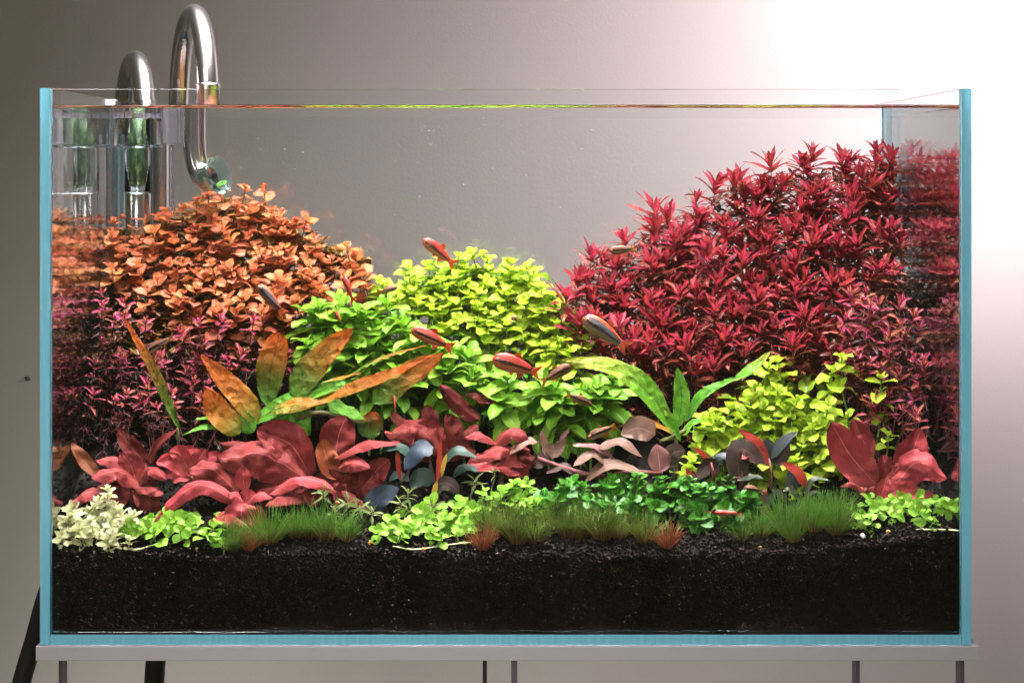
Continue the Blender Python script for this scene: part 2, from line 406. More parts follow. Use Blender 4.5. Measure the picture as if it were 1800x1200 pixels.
inf = Vector((-32.75, 31.9, 0)); inn = Vector((-28.55, 22.0, 0))
in_p = thing('intake_pipe', 'shorter stainless steel intake pipe bent over the tank rim', 'pipe', (inn.x, inn.y, 30))
i0 = Vector((inn.x, inn.y, 30))
pts = u_pipe(inf, inn, 39.4, 11)+[Vector((inn.x, inn.y, z)) for z in (36, 35, 34.2, 33.6)]
put('tube', tube_mesh('tube', [p-i0 for p in pts], RP, 24), M['steel'], in_p)
sk0 = Vector((-27.85, 21.6, 20)); 
sk = thing('surface_skimmer', 'clear acrylic surface skimmer cup with a steel strainer and green algae inside', 'skimmer', sk0)
def zz(z): return z-20
put('cup', lathe_mesh('cup', [(1.62, zz(32.25)), (1.80, zz(32.2)), (1.86, zz(32.32)), (1.72, zz(32.5)), (1.72, zz(34.1)), (1.80, zz(34.2)), (1.80, zz(34.35)), (1.58, zz(34.35)), (1.58, zz(32.5))], 40), M['acrylic'], sk)
put('cup_floor', lathe_mesh('cup_floor', [(.98, zz(32.30)), (1.57, zz(32.30)), (1.57, zz(32.42)), (.98, zz(32.42))], 40), M['acrylic'], sk)
put('inner_tube', lathe_mesh('inner_tube', [(.84, zz(28.9)), (.95, zz(28.9)), (.95, zz(34.2)), (.84, zz(34.2))], 32), M['acrylic'], sk)
def algae_core_mat():
    N = NT('algae_core'); tc = N.n('TexCoord'); nz = N.n('TexNoise'); nz.inputs['Scale'].default_value = 350; nz.inputs['Detail'].default_value = 6
    mp = N.n('Mapping'); mp.inputs['Scale'].default_value = (1, 1, .3); N.link(tc.outputs['Object'], mp.inputs[0]); N.link(mp.outputs[0], nz.inputs['Vector'])
    c = N.ramp(nz.outputs[0], [(.35, (.006, .012, .006)), (.5, (.03, .09, .02)), (.72, (.22, .36, .10))])
    p = N.n('BsdfPrincipled'); N.link(c, p.inputs['Base Color']); p.inputs['Roughness'].default_value = .6; N.link(p.outputs[0], N.out.inputs[0]); return N.m
put('algae_core', lathe_mesh('algae_core', [(.02, zz(29.7)), (.55, zz(29.6)), (.66, zz(29.8)), (.66, zz(34.0)), (.02, zz(34.0))], 24), algae_core_mat(), sk)
put('strainer', lathe_mesh('strainer', [(.02, zz(28.8)), (.93, zz(28.85)), (.98, zz(28.75)), (.98, zz(15.5)), (.02, zz(15.5))], 32), M['steel_wet'], sk)
for k in range(14):
    a = 2*math.pi*k/14
    c = Vector((1.66*math.cos(a), 1.66*math.sin(a), 0)); q = Matrix.Rotation(a, 3, 'Z')
    m = box_mesh('tooth', (-.12, -.22, zz(34.36)), (.12, .22, zz(35.05)), .03); m.transform(Matrix.Rotation(a, 4, 'Z'))
    put('tooth', m, M['acrylic_milk'], sk, c)
put('bracket', box_mesh('bracket', (1.95, -.5, zz(32.5)), (3.05, 1.2, zz(35.15)), .08), M['acrylic_milk'], sk)
put('bracket_arm', box_mesh('bracket_arm', (1.2, .5, zz(34.75)), (4.3, 1.0, zz(35.25)), .05), M['acrylic_milk'], sk)
put('guide_rod', lathe_mesh('guide_rod', [(.02, zz(14.5)), (.2, zz(14.5)), (.2, zz(32.4)), (.02, zz(32.4))], 16), M['acrylic_milk'], sk, (2.45, .6, 0))

# ------------------------------------------------------------------ leaves
PROF = dict(round=(.42, .42), ovate=(.5, .72), lance=(.75, .85), oval=(.55, .55), spat=(1.15, .42), fern=(.55, .40), fernp=(.6, .8), big=(.55, .62))
def prof(kind, s):
    a, b = PROF[kind]; p = a/(a+b); pk = p**a*(1-p)**b
    return max(.03, (max(s, 1e-4)**a*max(1-s, 0)**b)/pk)
def leaf_mesh(name, L, W, kind, bend, cup, wave, nu=6, nv=5, seed=0, twist=0):
    r = random.Random(seed); ph = r.random()*6; vs, uv, fs = [], [], []
    y = z = 0
    for i in range(nu+1):
        s = i/nu; a = bend*s
        if i: y += math.cos(a)*L/nu; z -= math.sin(a)*L/nu
        w = W*prof(kind, s); tw = twist*s
        for j in range(nv):
            u = -1+2*j/(nv-1); xx = u*w/2; zc = cup*abs(u)**1.4*w/2+wave*W*math.sin(s*9+ph+u*1.5)*abs(u)
            vs.append((xx*math.cos(tw), y+zc*math.sin(a), z+zc*math.cos(a)+xx*math.sin(tw))); uv.append(((u+1)/2, s))
    for i in range(nu):
        for j in range(nv-1):
            k = i*nv+j; fs.append((k, k+1, k+nv+1, k+nv))
    return mk(name, vs, fs, uvs=uv)
def leaf_data(vs_of): return [tuple(v.co) for v in vs_of.vertices], [tuple(p.vertices) for p in vs_of.polygons]
def in_poly(p, poly):
    x, y = p; c = False; n = len(poly)
    for i in range(n):
        (x1, y1), (x2, y2) = poly[i], poly[i-1]
        if (y1 > y) != (y2 > y) and x < (x2-x1)*(y-y1)/(y2-y1)+x1: c = not c
    return c
def scatter(poly, step, seed, jit=.42):
    r = random.Random(seed); xs = [p[0] for p in poly]; ys = [p[1] for p in poly]; out = []
    y = min(ys); row = 0
    while y <= max(ys):
        x = min(xs)+(step/2 if row % 2 else 0)
        while x <= max(xs):
            q = (x+r.uniform(-jit, jit)*step, y+r.uniform(-jit, jit)*step)
            if in_poly(q, poly): out.append(q)
            x += step
        y += step*.87; row += 1
    return out
def leaf_mtx(p, phi, th, s, roll=0):
    return Matrix.Translation(Vector(p)*CM) @ Matrix.Rotation(phi, 4, 'Z') @ Matrix.Rotation(th, 4, 'X') @ Matrix.Rotation(roll, 4, 'Y') @ Matrix.Scale(s, 4)
def put_leaf(mesh, parent, mtx, name='leaf'):
    o = bpy.data.objects.new(name, mesh); col.objects.link(o); o.parent = parent; o.matrix_basis = mtx; return o
def joined(name, mesh_list, items):
    """one mesh of many leaves: items = (mesh index, matrix)"""
    vs, fs, uv = [], [], []; cache = {}
    for k, mt in items:
        if k not in cache:
            m = mesh_list[k]; u = {}
            for l in m.loops: u[l.vertex_index] = tuple(m.uv_layers[0].data[l.index].uv)
            cache[k] = ([v.co.copy() for v in m.vertices], [tuple(p.vertices) for p in m.polygons], u)
        V, F, U = cache[k]; o = len(vs)
        vs.extend((mt @ v)/CM for v in V); fs.extend(tuple(i+o for i in f) for f in F); uv.extend(U[i] for i in range(len(V)))
    return mk(name, vs, fs, uvs=uv)
def clampx(p, m=.5):
    p.x = min(max(p.x, XL+T+m), XR-T-m); p.y = min(max(p.y, YF+T+.3), YB-T-.5); return p

class Kind:
    """a stem plant: leaf meshes, how they sit at the nodes, material"""
    def __init__(s, leaves, mat, stem_mat, nodes, per, stem_r=.07, lower=None, single=99):
        s.leaves, s.mat, s.stem_mat, s.nodes, s.per, s.stem_r, s.single = leaves, mat, stem_mat, nodes, per, stem_r, single
        for m in leaves: m.materials.append(mat)
        s.stem = tube_mesh('stem', [Vector((0, 0, z/6)) for z in range(7)], [1, 1, .9], 6); s.stem.materials.append(stem_mat)
        s.low_mat = lower
UNIT_STEM = None
def stem_plant(kind, name, label, cat, group, tip, r, lean=.35, face=.25, size=1.0, base=None, nodes=None):
    """stem from the soil up to tip; nodes = (distance below tip, leaf size, elevation deg)"""
    tip = Vector(tip)
    if base is None:
        bx, by = tip.x+r.uniform(-.6, .6), min(YB-T-.6, tip.y+r.uniform(-.3, 1.2)); base = Vector((bx, by, soil_z(bx, by)-.2))
        base = Vector((min(max(base.x, XL+T+.4), XR-T-.4), base.y, base.z))
    if tip.z < base.z+.8: tip.z = base.z+.8
    t = thing(name, label, cat, base, group)
    # leafy top tilts towards the light and the viewer
    top = (tip-base); Ls = top.length
    ax = (top.normalized()+Vector((r.uniform(-lean, lean), r.uniform(-lean, lean)-face, .3))).normalized()
    n_ = nodes or kind.nodes; reach = min(n_[-1][0]*size*1.05, Ls*.9)
    kn = tip-ax*reach
    if kn.z < base.z+.1: kn.z = base.z+.1
    path = smooth_path([Vector((0, 0, 0)), (kn-base)*.55+Vector((r.uniform(-.2, .2), r.uniform(-.2, .2), 0)), kn-base, tip-base], 9)
    put('stem', tube_mesh('stem', path, [kind.stem_r*1.1, kind.stem_r, kind.stem_r*.6], 5, caps=False), kind.stem_mat, t)
    q = Vector((0, 0, 1)).rotation_difference(ax).to_matrix().to_4x4()
    fr = Matrix.Translation((tip-base)*CM) @ q
    phi0 = r.random()*6.28; items = []
    for k, (dz, sc, el) in enumerate(n_):
        if dz*size > Ls*.95: break
        phi0 += math.pi/kind.per+r.uniform(-.25, .25)
        for i in range(kind.per):
            ph = phi0+2*math.pi*i/kind.per+r.uniform(-.18, .18)
            mt = fr @ leaf_mtx((0, 0, -dz*size), ph, R(el+r.uniform(-14, 14)), sc*size*r.uniform(.82, 1.16), r.uniform(-.3, .3))
            mi = r.randrange(len(kind.leaves))
            if k < kind.single: put_leaf(kind.leaves[mi], t, mt)
            else: items.append((mi, mt))
    if items:
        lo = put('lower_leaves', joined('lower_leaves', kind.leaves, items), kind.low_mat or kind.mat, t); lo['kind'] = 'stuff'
    return t
def understory(name, label, kind, poly, step, depth, seed, mat, size=1.0, layers=2):
    """shaded lower leaves and stems inside a bush, too dense to count; the shade is put into the colour of mat"""
    r = random.Random(seed); items = []
    for l in range(layers):
        for (px, py) in scatter(poly, step, seed+l*7):
            p = clampx(at(px, py, depth(px, py)+1.6+l*1.6+r.random()*1.2))
            if p.z < soil_z(p.x, p.y): continue
            for i in range(4):
                items.append((r.randrange(len(kind.leaves)), leaf_mtx((p.x, p.y, p.z+r.uniform(-.3, .3)), r.random()*6.28, R(r.uniform(-30, 45)), size*r.uniform(.7, 1.2))))
    o = put(name, joined(name, kind.leaves, items), mat); return tag(o, label, 'foliage', kind='stuff')

M['stem_red'] = plain('red_stem', (.16, .035, .03), .6); M['stem_olive'] = plain('olive_stem', (.13, .13, .03), .6); M['stem_green'] = plain('green_stem', (.16, .30, .05), .6)
# colours of leaves (own colour of the blade; understory copies have shade painted in)
M['l_orange'] = leaf_mat('orange_leaf', [(.50, .19, .045), (.60, .18, .07), (.66, .19, .11), (.56, .25, .06)], base=(.44, .22, .04), rib=(.7, .3, .15), transl=.38)
M['l_oliveshade'] = leaf_mat('shade_dark_olive_leaf', [(.17, .085, .016), (.24, .12, .02)], transl=.3)  # olive lower leaves, darkened in colour for the shade inside the bush
M['l_red'] = leaf_mat('crimson_leaf', [(.26, .019, .030), (.37, .023, .058), (.33, .030, .034), (.22, .036, .020)], base=(.24, .035, .02), rib=(.7, .12, .15), ribmix=.3, transl=.38)
M['l_redshade'] = leaf_mat('shade_dark_red_leaf', [(.13, .026, .014), (.20, .03, .024)], transl=.3)  # darker copy of the crimson leaf, interior shade put into its colour
M['l_pink'] = leaf_mat('magenta_leaf', [(.30, .03, .03), (.42, .03, .12), (.30, .07, .02), (.38, .04, .05)], transl=.4)
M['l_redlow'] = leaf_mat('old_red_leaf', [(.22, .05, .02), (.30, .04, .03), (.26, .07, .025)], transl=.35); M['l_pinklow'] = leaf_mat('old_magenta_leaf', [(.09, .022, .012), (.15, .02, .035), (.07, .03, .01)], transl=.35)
M['l_pinkshade'] = leaf_mat('shade_dark_purple_leaf', [(.045, .014, .010), (.07, .02, .012), (.035, .02, .008)], transl=.3)  # near-black leaf colour paints the darkness behind the magenta stems
M['l_lime'] = leaf_mat('lime_leaf', [(.34, .53, .02), (.46, .60, .04), (.39, .58, .025)], rib=(.8, .85, .3), ribmix=.25, transl=.42)
M['l_limeshade'] = leaf_mat('shade_dark_lime_leaf', [(.24, .40, .02), (.34, .48, .03)], transl=.4)  # lime leaf darkened in colour to paint shade below the tops
M['l_green'] = leaf_mat('green_leaf', [(.13, .34, .015), (.20, .43, .02), (.30, .50, .05)], rib=(.45, .7, .25), ribmix=.35, transl=.36)
M['l_greenshade'] = leaf_mat('shade_dark_green_leaf', [(.05, .18, .008), (.08, .23, .01)], transl=.35)  # green leaf with the shade of the mound's inside painted in
M['l_cover'] = leaf_mat('bright_green_leaf', [(.20, .44, .022), (.29, .54, .045), (.16, .40, .02)], rib=(.6, .8, .3), transl=.38)
M['l_nana'] = leaf_mat('dark_green_leaf', [(.03, .17, .006), (.05, .24, .008), (.02, .12, .006), (.15, .36, .025)], rib=(.3, .6, .2), ribmix=.3, transl=.28, spec=.22, rough=.4)
M['l_cream'] = leaf_mat('cream_leaf', [(.64, .63, .32), (.72, .70, .44), (.56, .60, .22)], rib=(.6, .75, .3), ribmix=.4, transl=.35)

def var(nm, n, L, W, kd, bend, cup, wave, nu=6, nv=5, seed=0, tw=.2):
    r = random.Random(seed)
    return [leaf_mesh(nm, L*r.uniform(.9, 1.1), W*r.uniform(.88, 1.12), kd, bend*r.uniform(.4, 1.5), cup*r.uniform(.5, 1.5), wave*r.uniform(.5, 1.6), nu, nv, seed+i, r.uniform(-tw, tw)) for i in range(n)]
K_or = Kind(var('leaf', 5, 1.15, .92, 'round', .55, .30, .05, seed=1), M['l_orange'], M['stem_red'], [(0, .35, 72), (.12, .62, 55), (.42, .9, 36), (.95, 1.0, 20), (1.6, 1.02, 6), (2.3, 1.0, -5), (3.1, .95, -14), (4.0, .85, -20)], 2, .06)
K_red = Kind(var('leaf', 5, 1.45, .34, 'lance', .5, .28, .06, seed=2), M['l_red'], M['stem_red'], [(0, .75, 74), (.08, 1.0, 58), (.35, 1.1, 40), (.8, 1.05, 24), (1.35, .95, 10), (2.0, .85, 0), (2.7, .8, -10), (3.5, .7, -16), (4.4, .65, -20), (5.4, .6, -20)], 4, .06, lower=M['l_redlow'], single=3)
K_pink = Kind(var('leaf', 5, 1.0, .34, 'ovate', .5, .28, .06, seed=3), M['l_pink'], M['stem_red'], [(0, .6, 70), (.1, .85, 52), (.4, .95, 34), (.9, .9, 16), (1.5, .8, 2), (2.2, .75, -8), (3.0, .7, -15), (3.9, .65, -18)], 3, .05, lower=M['l_pinklow'], single=4)
K_lime = Kind(var('leaf', 5, 1.2, 1.0, 'round', .75, .32, .07, seed=4), M['l_lime'], M['stem_green'], [(0, .45, 66), (.14, .75, 44), (.5, 1.0, 24), (1.1, 1.08, 10), (1.8, 1.0, -2), (2.6, .95, -12)], 2, .075)
K_green = Kind(var('leaf', 5, 1.85, .90, 'oval', .7, .30, .05, seed=5), M['l_green'], M['stem_green'], [(0, .5, 68), (.15, .8, 48), (.45, 1.0, 28), (1.0, 1.05, 12), (1.7, 1.0, 0), (2.5, .9, -12)], 3, .09)
K_cov = Kind(var('leaf', 5, .95, .80, 'round', .5, .2, .06, seed=6), M['l_cover'], M['stem_green'], [(0, .6, 52), (.2, .9, 26), (.6, 1.0, 8), (1.1, .9, -4)], 2, .06)
K_nana = Kind(var('leaf', 5, 1.05, .82, 'ovate', .6, .22, .04, seed=7), M['l_nana'], M['stem_green'], [(0, .7, 55), (.15, .95, 30), (.5, 1.05, 12), (.9, 1.0, 0)], 3, .07)
K_cre = Kind(var('leaf', 5, .85, .42, 'ovate', .5, .25, .06, seed=8), M['l_cream'], M['l_cream'], [(0, .6, 66), (.12, .9, 42), (.4, 1.0, 22), (.75, 1.0, 8), (1.1, .95, 0), (1.5, .9, -8), (1.9, .85, -14)], 4, .05)

def lin(y0, d0, y1, d1): return lambda px, py: d0+(d1-d0)*min(max((py-y0)/(y1-y0), -.15), 1.15)
def bush(kind, name, label, cat, group, poly, step, depth, seed, size=1.0, sj=.18, lean=.35, face=.25, dj=.9, skip=0, m=.5):
    r = random.Random(seed); n = 0
    for (px, py) in scatter(poly, step, seed):
        if r.random() < skip: continue
        if r.random() < .2: py -= r.uniform(4, 17)
        p = clampx(at(px, py, depth(px, py)+r.uniform(-dj, dj)), m)
        stem_plant(kind, name, label(px, py) if callable(label) else label, cat, group, p, r, lean, face, size*r.uniform(1-sj, 1+sj)); n += 1
    return n

# --- orange bush below the pipes
P_or = [(178, 395), (215, 368), (290, 352), (335, 350), (375, 340), (402, 312), (450, 332), (515, 370), (590, 410), (648, 445), (640, 490), (560, 520), (500, 560), (400, 560), (300, 545), (185, 470)]
D_or = lin(330, 22.5, 560, 14.5)
cnt = {}
def lab_or(px, py):
    if px < 285 and py < 430: return 'orange stem plant around the steel strainer of the skimmer'
    if 320 < px < 430 and py < 400: return 'orange stem plant directly under the flared outflow end'
    if py < 345+max(0, px-440)*.55: return 'salmon-orange stem plant on the crest of the orange bush'
    if px > 540: return 'orange stem plant on the bush edge beside the green mound'
    if py > 490: return 'golden-orange stem plant on the lower fringe above the magenta stems'
    if px < 320: return 'orange round-leaved stem plant in the bush just above the magenta stems and strainer'
    if px > 440: return 'orange round-leaved stem plant in the bush behind the brown and pink fish'
    return 'orange round-leaved stem plant in the heart of the orange bush'
def lab_rd(px, py):
    if px > 1540: return 'crimson stem plant close to the glass pane'
    if py < 300+max(0, 1420-px)*.42: return 'crimson stem plant on the crest of the red bush against the wall'
    if px < 1090: return 'crimson stem plant at the thin end of the red bush by the central mound'
    if py > 560: return 'crimson stem plant on the shaded foot of the red bush'
    if px < 1230: return 'crimson stem plant in the red bush between the grey and the olive-brown fish'
    if px > 1430: return 'crimson stem plant in the red bush just above the magenta stems'
    return 'narrow-leaved crimson stem plant in the heart of the red bush'
def lab_l1(px, py):
    if py < 475: return 'yellow-lime stem plant on the top of the central mound'
    if px > 960: return 'yellow-lime stem plant on the slope facing the crimson bush'
    return 'yellow-lime stem plant on the lower mound above the green leaves'
def lab_gr(px, py):
    if px > 840: return 'green oval-leaved stem plant in the lower tongue under the lime slope'
    if py < 560: return 'green oval-leaved stem plant on the ridge beside the orange bush'
    return 'green oval-leaved stem plant in the middle of the green mound behind the fern'
def lab_pk(px, py):
    if px > 400: return 'dark magenta stem plant between the fern and the orange bush'
    if py > 650: return 'dark magenta stem plant low down behind the dusky red rosette'
    return 'thin magenta-tipped stem plant right below the orange bush'
def lab_l2(px, py):
    if py < 690: return 'yellow-green stem plant on the peak of the low lime bush'
    if py > 770: return 'yellow-green stem plant on the foot of the low lime bush behind the dark-leaved plant'
    return 'yellow-green stem plant in the middle of the low lime bush'
cnt['or'] = bush(K_or, 'orange_stem_plant', lab_or, 'plant', 'orange stem plants', P_or, 29, D_or, 21, 1.0)
P_or2 = [(190, 420), (400, 340), (640, 460), (560, 530), (420, 640), (180, 620)]
understory('orange_understory', 'shaded olive lower leaves inside the orange bush', K_or, P_or2, 24, D_or, 22, M['l_oliveshade'], 1.0, 3)
# --- dark magenta stems under the orange bush
P_pk = [(165, 500), (300, 560), (520, 570), (520, 640), (420, 640), (380, 750), (160, 745), (150, 600)]
D_pk = lin(500, 14.5, 760, 9.5)
cnt['pk'] = bush(K_pink, 'magenta_stem_plant', lab_pk, 'plant', 'magenta stem plants below the orange bush', P_pk, 41, D_pk, 23, .95, .25)
understory('magenta_understory', 'shade-darkened purple-brown lower leaves among the magenta stems', K_pink, [(160, 500), (520, 540), (560, 740), (380, 790), (150, 790)], 21, lin(500, 15.5, 760, 11), 24, M['l_pinkshade'], 1.15, 5)
# --- crimson bush
P_rd = [(975, 525), (1040, 452), (1130, 400), (1225, 340), (1290, 300), (1400, 272), (1505, 258), (1580, 262), (1600, 330), (1590, 480), (1500, 520), (1480, 640), (1340, 610), (1250, 655), (1120, 640), (1020, 580)]
D_rd = lin(260, 24.5, 650, 12.5)
cnt['rd'] = bush(K_red, 'crimson_stem_plant', lab_rd, 'plant', 'crimson stem plants', P_rd, 34, D_rd, 25, 1.12, .2)
understory('crimson_understory', 'shaded dark red lower leaves inside the tall red bush', K_red, [(990, 530), (1130, 420), (1290, 330), (1500, 290), (1600, 300), (1620, 700), (1480, 700), (1100, 690)], 22, D_rd, 26, M['l_redshade'], 1.0, 3)
P_pr = [(1480, 520), (1590, 470), (1640, 600), (1650, 740), (1560, 740), (1500, 690), (1480, 640)]
cnt['pr'] = bush(K_pink, 'magenta_stem_plant', 'thin magenta and orange stem plant beside the tall red bush', 'plant', 'magenta stem plants beside the red bush', P_pr, 36, lin(480, 14, 740, 8), 27, 1.15, .25)
understory('magenta_understory', 'shade-darkened red-brown lower leaves behind the magenta stems by the glass', K_pink, [(1470, 560), (1640, 500), (1660, 800), (1480, 800)], 24, lin(480, 17, 760, 11), 28, M['l_pinkshade'], 1.15, 5)
# --- lime bushes
P_l1 = [(650, 500), (690, 480), (750, 448), (800, 445), (860, 432), (935, 450), (948, 500), (1000, 545), (1060, 610), (1050, 640), (960, 620), (860, 590), (780, 560), (700, 530)]
cnt['l1'] = bush(K_lime, 'lime_stem_plant', lab_l1, 'plant', 'lime stem plants in the central mound', P_l1, 29, lin(430, 19.5, 640, 13), 29, 1.0)
understory('lime_understory', 'shaded lime lower leaves inside the central mound', K_lime, [(660, 515), (760, 470), (930, 470), (1060, 630), (900, 640)], 24, lin(430, 19.5, 640, 13), 30, M['l_limeshade'], 1.0, 2)
P_l2 = [(1195, 790), (1250, 725), (1310, 660), (1350, 618), (1410, 615), (1400, 680), (1480, 700), (1500, 760), (1480, 800), (1400, 815), (1290, 800), (1210, 815)]
cnt['l2'] = bush(K_lime, 'lime_stem_plant', lab_l2, 'plant', 'lime stem plants in the low bush', P_l2, 32, lin(610, 11.5, 810, 7.3), 31, .98)
understory('lime_understory', 'shaded lime lower leaves inside the low bush', K_lime, [(1200, 810), (1340, 650), (1420, 660), (1500, 800), (1350, 840)], 26, lin(610, 12, 810, 8), 32, M['l_limeshade'], 1.0, 2)
for (px, py, d, s) in ((1480, 628, 10.5, .85), (1462, 650, 10.5, .9), (1548, 662, 9, 1.0), (1562, 765, 8, .8)):
    r = random.Random(px); stem_plant(K_lime, 'lime_stem_plant', 'single lime stem standing apart among the magenta stems', 'plant', 'single lime stems', at(px, py, d), r, .12, .1, s)
# --- green mound
P_gr = [(518, 560), (548, 525), (640, 515), (720, 550), (790, 590), (880, 640), (980, 660), (1080, 665), (1100, 710), (1040, 735), (900, 710), (800, 690), (700, 670), (600, 650), (530, 615)]
cnt['gr'] = bush(K_green, 'green_stem_plant', lab_gr, 'plant', 'green stem plants', P_gr, 37, lin(510, 14.5, 740, 9.0), 33, 1.06, .2, face=.2)
understory('green_understory', 'deep green shaded leaves inside the green mound', K_green, [(520, 570), (640, 530), (900, 660), (1100, 690), (1080, 760), (880, 750), (640, 720), (540, 700)], 30, lin(510, 15, 740, 9.8), 34, M['l_greenshade'], .95, 2)
print('COUNTS', cnt)

# ------------------------------------------------------------------ large single leaves, traced as curved blades in the water
def ribbon_mesh(name, P, W, face, kind='big', cup=.25, crinkle=.06, nu=26, nv=13, seed=0, fold=0, pleat=.022):
    r = random.Random(seed); off = Vector((r.random()*50, r.random()*50, r.random()*50))
    path = smooth_path(P, nu+1); vs, uv, fs = [], [], []
    for i, p in enumerate(path):
        s = i/nu; tg = (path[min(i+1, nu)]-path[max(i-1, 0)]).normalized()
        b = tg.cross(face)
        if b.length < .15: b = tg.cross(face+Vector((.3, .2, .1)))
        b.normalize(); nn = b.cross(tg).normalized()
        w = W*prof(kind, s)
        for j in range(nv):
            u = -1+2*j/(nv-1)
            h = cup*abs(u)**1.5*w/2 + fold*abs(u)*w/2
            q = p+b*(u*w/2*(1-.12*abs(cup)))
            k = noise.noise(q*1.0+off)*1.3+noise.noise(q*2.4+off)*.7
            k += pleat/max(crinkle, .01)*math.cos(6.283*(6.5*s-2.2*abs(u)+.15*noise.noise(q*.8+off)))*min(1, abs(u)*4)*(1-.5*abs(u))
            edge = .10*W*math.sin(s*11+r.random()*.2+seed+u)*max(0, abs(u)-.4)
            vs.append(q+nn*(h+crinkle*W*k*min(1, 2.2*s+.2)+edge)); uv.append(((u+1)/2, s))
    for i in range(nu):
        for j in range(nv-1):
            k = i*nv+j; fs.append((k, k+1, k+nv+1, k+nv))
    return mk(name, vs, fs, uvs=uv)
SEED = [100]
def blade(t, pts, w, mat, d0, d1, face=(0, -.75, .65), kind='big', cup=.25, crinkle=.085, name='leaf', nu=26, nv=13, label=None, fold=0, bulge=0):
    """pts: photograph pixels from base to tip; d0, d1: depth behind the glass at base and tip"""
    SEED[0] += 1; c = Vector(t.location)/CM; n = len(pts)-1
    if cup == .25 and face[2] > .55: cup = -.42          # arching leaves are convex
    if n == 1:
        (ax_, ay), (bx, by) = pts
        dx, dy = bx-ax_, by-ay
        pts = [pts[0], ((ax_+bx)/2-dy*bulge, (ay+by)/2+dx*bulge-abs(dx)*.10), pts[1]]; n = 2
    P = [at(px, py, d0+(d1-d0)*i/n)-c for i, (px, py) in enumerate(pts)]
    dm = (d0+d1)/2
    o = put(name, ribbon_mesh(name, P, w/px_per_cm(dm), Vector(face), kind, cup, crinkle, nu, nv, SEED[0], fold), mat, t)
    if label: o['label'] = label
    return o
def rosette(name, label, cat, center, d, group=None, stem=.16, mat='stem_red'):
    p = at(center[0], center[1], d); b = Vector((p.x, p.y+.3, soil_z(p.x, p.y+.3)-.2))
    t = thing(name, label, cat, b, group)
    if p.z > b.z+.2: put('stem', tube_mesh('stem', smooth_path([Vector((0, 0, 0)), (p-b)*.5+Vector((.05, .1, 0)), p-b], 6), [stem*1.2, stem], 7), M[mat], t)
    return t
M['l_ros'] = leaf_mat('red_rosette_leaf', [(.165, .019, .019), (.225, .027, .028)], base=(.19, .03, .025), rib=(.6, .2, .2), ribw=.014, ribmix=.3, transl=.10, veins=.05, bump=.9, bscale=75, bdist=.0016, rough=.6, spec=.12, under=(.22, .03, .035))
M['l_rosp'] = leaf_mat('pink_rosette_leaf', [(.28, .030, .036), (.35, .038, .045)], base=(.28, .045, .045), rib=(.75, .3, .3), ribw=.014, ribmix=.3, transl=.13, veins=.05, bump=.9, bscale=75, bdist=.0016, rough=.6, spec=.12, under=(.32, .035, .05))
M['l_rosd'] = leaf_mat('maroon_rosette_leaf', [(.10, .011, .010), (.14, .014, .013)], rib=(.4, .1, .09), ribw=.014, ribmix=.3, transl=.10, veins=.05, bump=.9, bscale=75, bdist=.0016, rough=.6, spec=.12)
M['l_roso'] = leaf_mat('olive_red_leaf', [(.22, .06, .016), (.30, .06, .022)], rib=(.6, .2, .1), ribw=.014, ribmix=.35, transl=.25, veins=.08, bump=.8, bscale=70)
UP, CAMF, LEFT, RIGHT = (0, -.45, .9), (0, -1, .25), (-.45, -.7, .55), (.45, -.7, .55)
ros, rop, rod, roo = M['l_ros'], M['l_rosp'], M['l_rosd'], M['l_roso']
RG = 'red rosette plants'
A = rosette('red_rosette_plant', 'dusky red broad-leaved rosette behind the cream-white plant', 'plant', (232, 862), 5.8, RG)
for pts, w, m, d0, d1, f in (
    ([(178, 842), (150, 812), (123, 776)], 26, roo, 6.6, 7.0, (.5, -.8, .3)), ([(262, 818), (235, 790), (206, 752)], 34, rod, 7.2, 7.8, CAMF),
    ([(266, 815), (278, 780), (312, 754)], 17, rod, 7, 7.2, LEFT), ([(250, 852), (205, 828), (160, 838)], 42, ros, 6, 5.2, UP),
    ([(242, 836), (210, 808), (168, 806)], 40, ros, 6.6, 6.8, UP), ([(240, 850), (232, 822), (214, 795)], 46, ros, 6.2, 6.8, CAMF),
    ([(240, 852), (262, 822), (294, 842)], 36, ros, 6, 5.6, UP), ([(212, 878), (165, 862), (118, 886)], 40, ros, 5.6, 4.8, UP),
    ([(236, 856), (265, 856), (288, 868)], 32, ros, 5.8, 5.2, (.2, -.5, .8)), ([(230, 862), (200, 880), (178, 906)], 40, rod, 5.6, 5.2, CAMF),
    ([(238, 860), (262, 884), (276, 905)], 40, rod, 5.7, 5.4, CAMF), ([(228, 850), (195, 850), (165, 862)], 38, rod, 6.2, 5.8, UP)):
    blade(A, pts, w, m, d0, d1, f)
B = rosette('red_rosette_plant', 'small bright pink rosette between the dusky red and the large maroon rosettes', 'plant', (336, 838), 6.6, RG)
for pts, w in (([(336, 836), (305, 812), (274, 812)], 32), ([(336, 836), (318, 800), (298, 790)], 32), ([(336, 836), (334, 805), (328, 783)], 38), ([(338, 836), (352, 805), (362, 788)], 30), ([(338, 836), (366, 808), (388, 796)], 26), ([(336, 838), (312, 830), (288, 836)], 26), ([(334, 840), (318, 838), (305, 848)], 24)):
    blade(B, pts, w, rop, 6.4, 6.4+rnd.uniform(-.6, .8), (pts[2][0]*.004-1.4, -.8, .5))
C = rosette('red_rosette_plant', 'largest maroon rosette with wide crinkled leaves at the foot of the fern', 'plant', (535, 845), 6.4, RG)
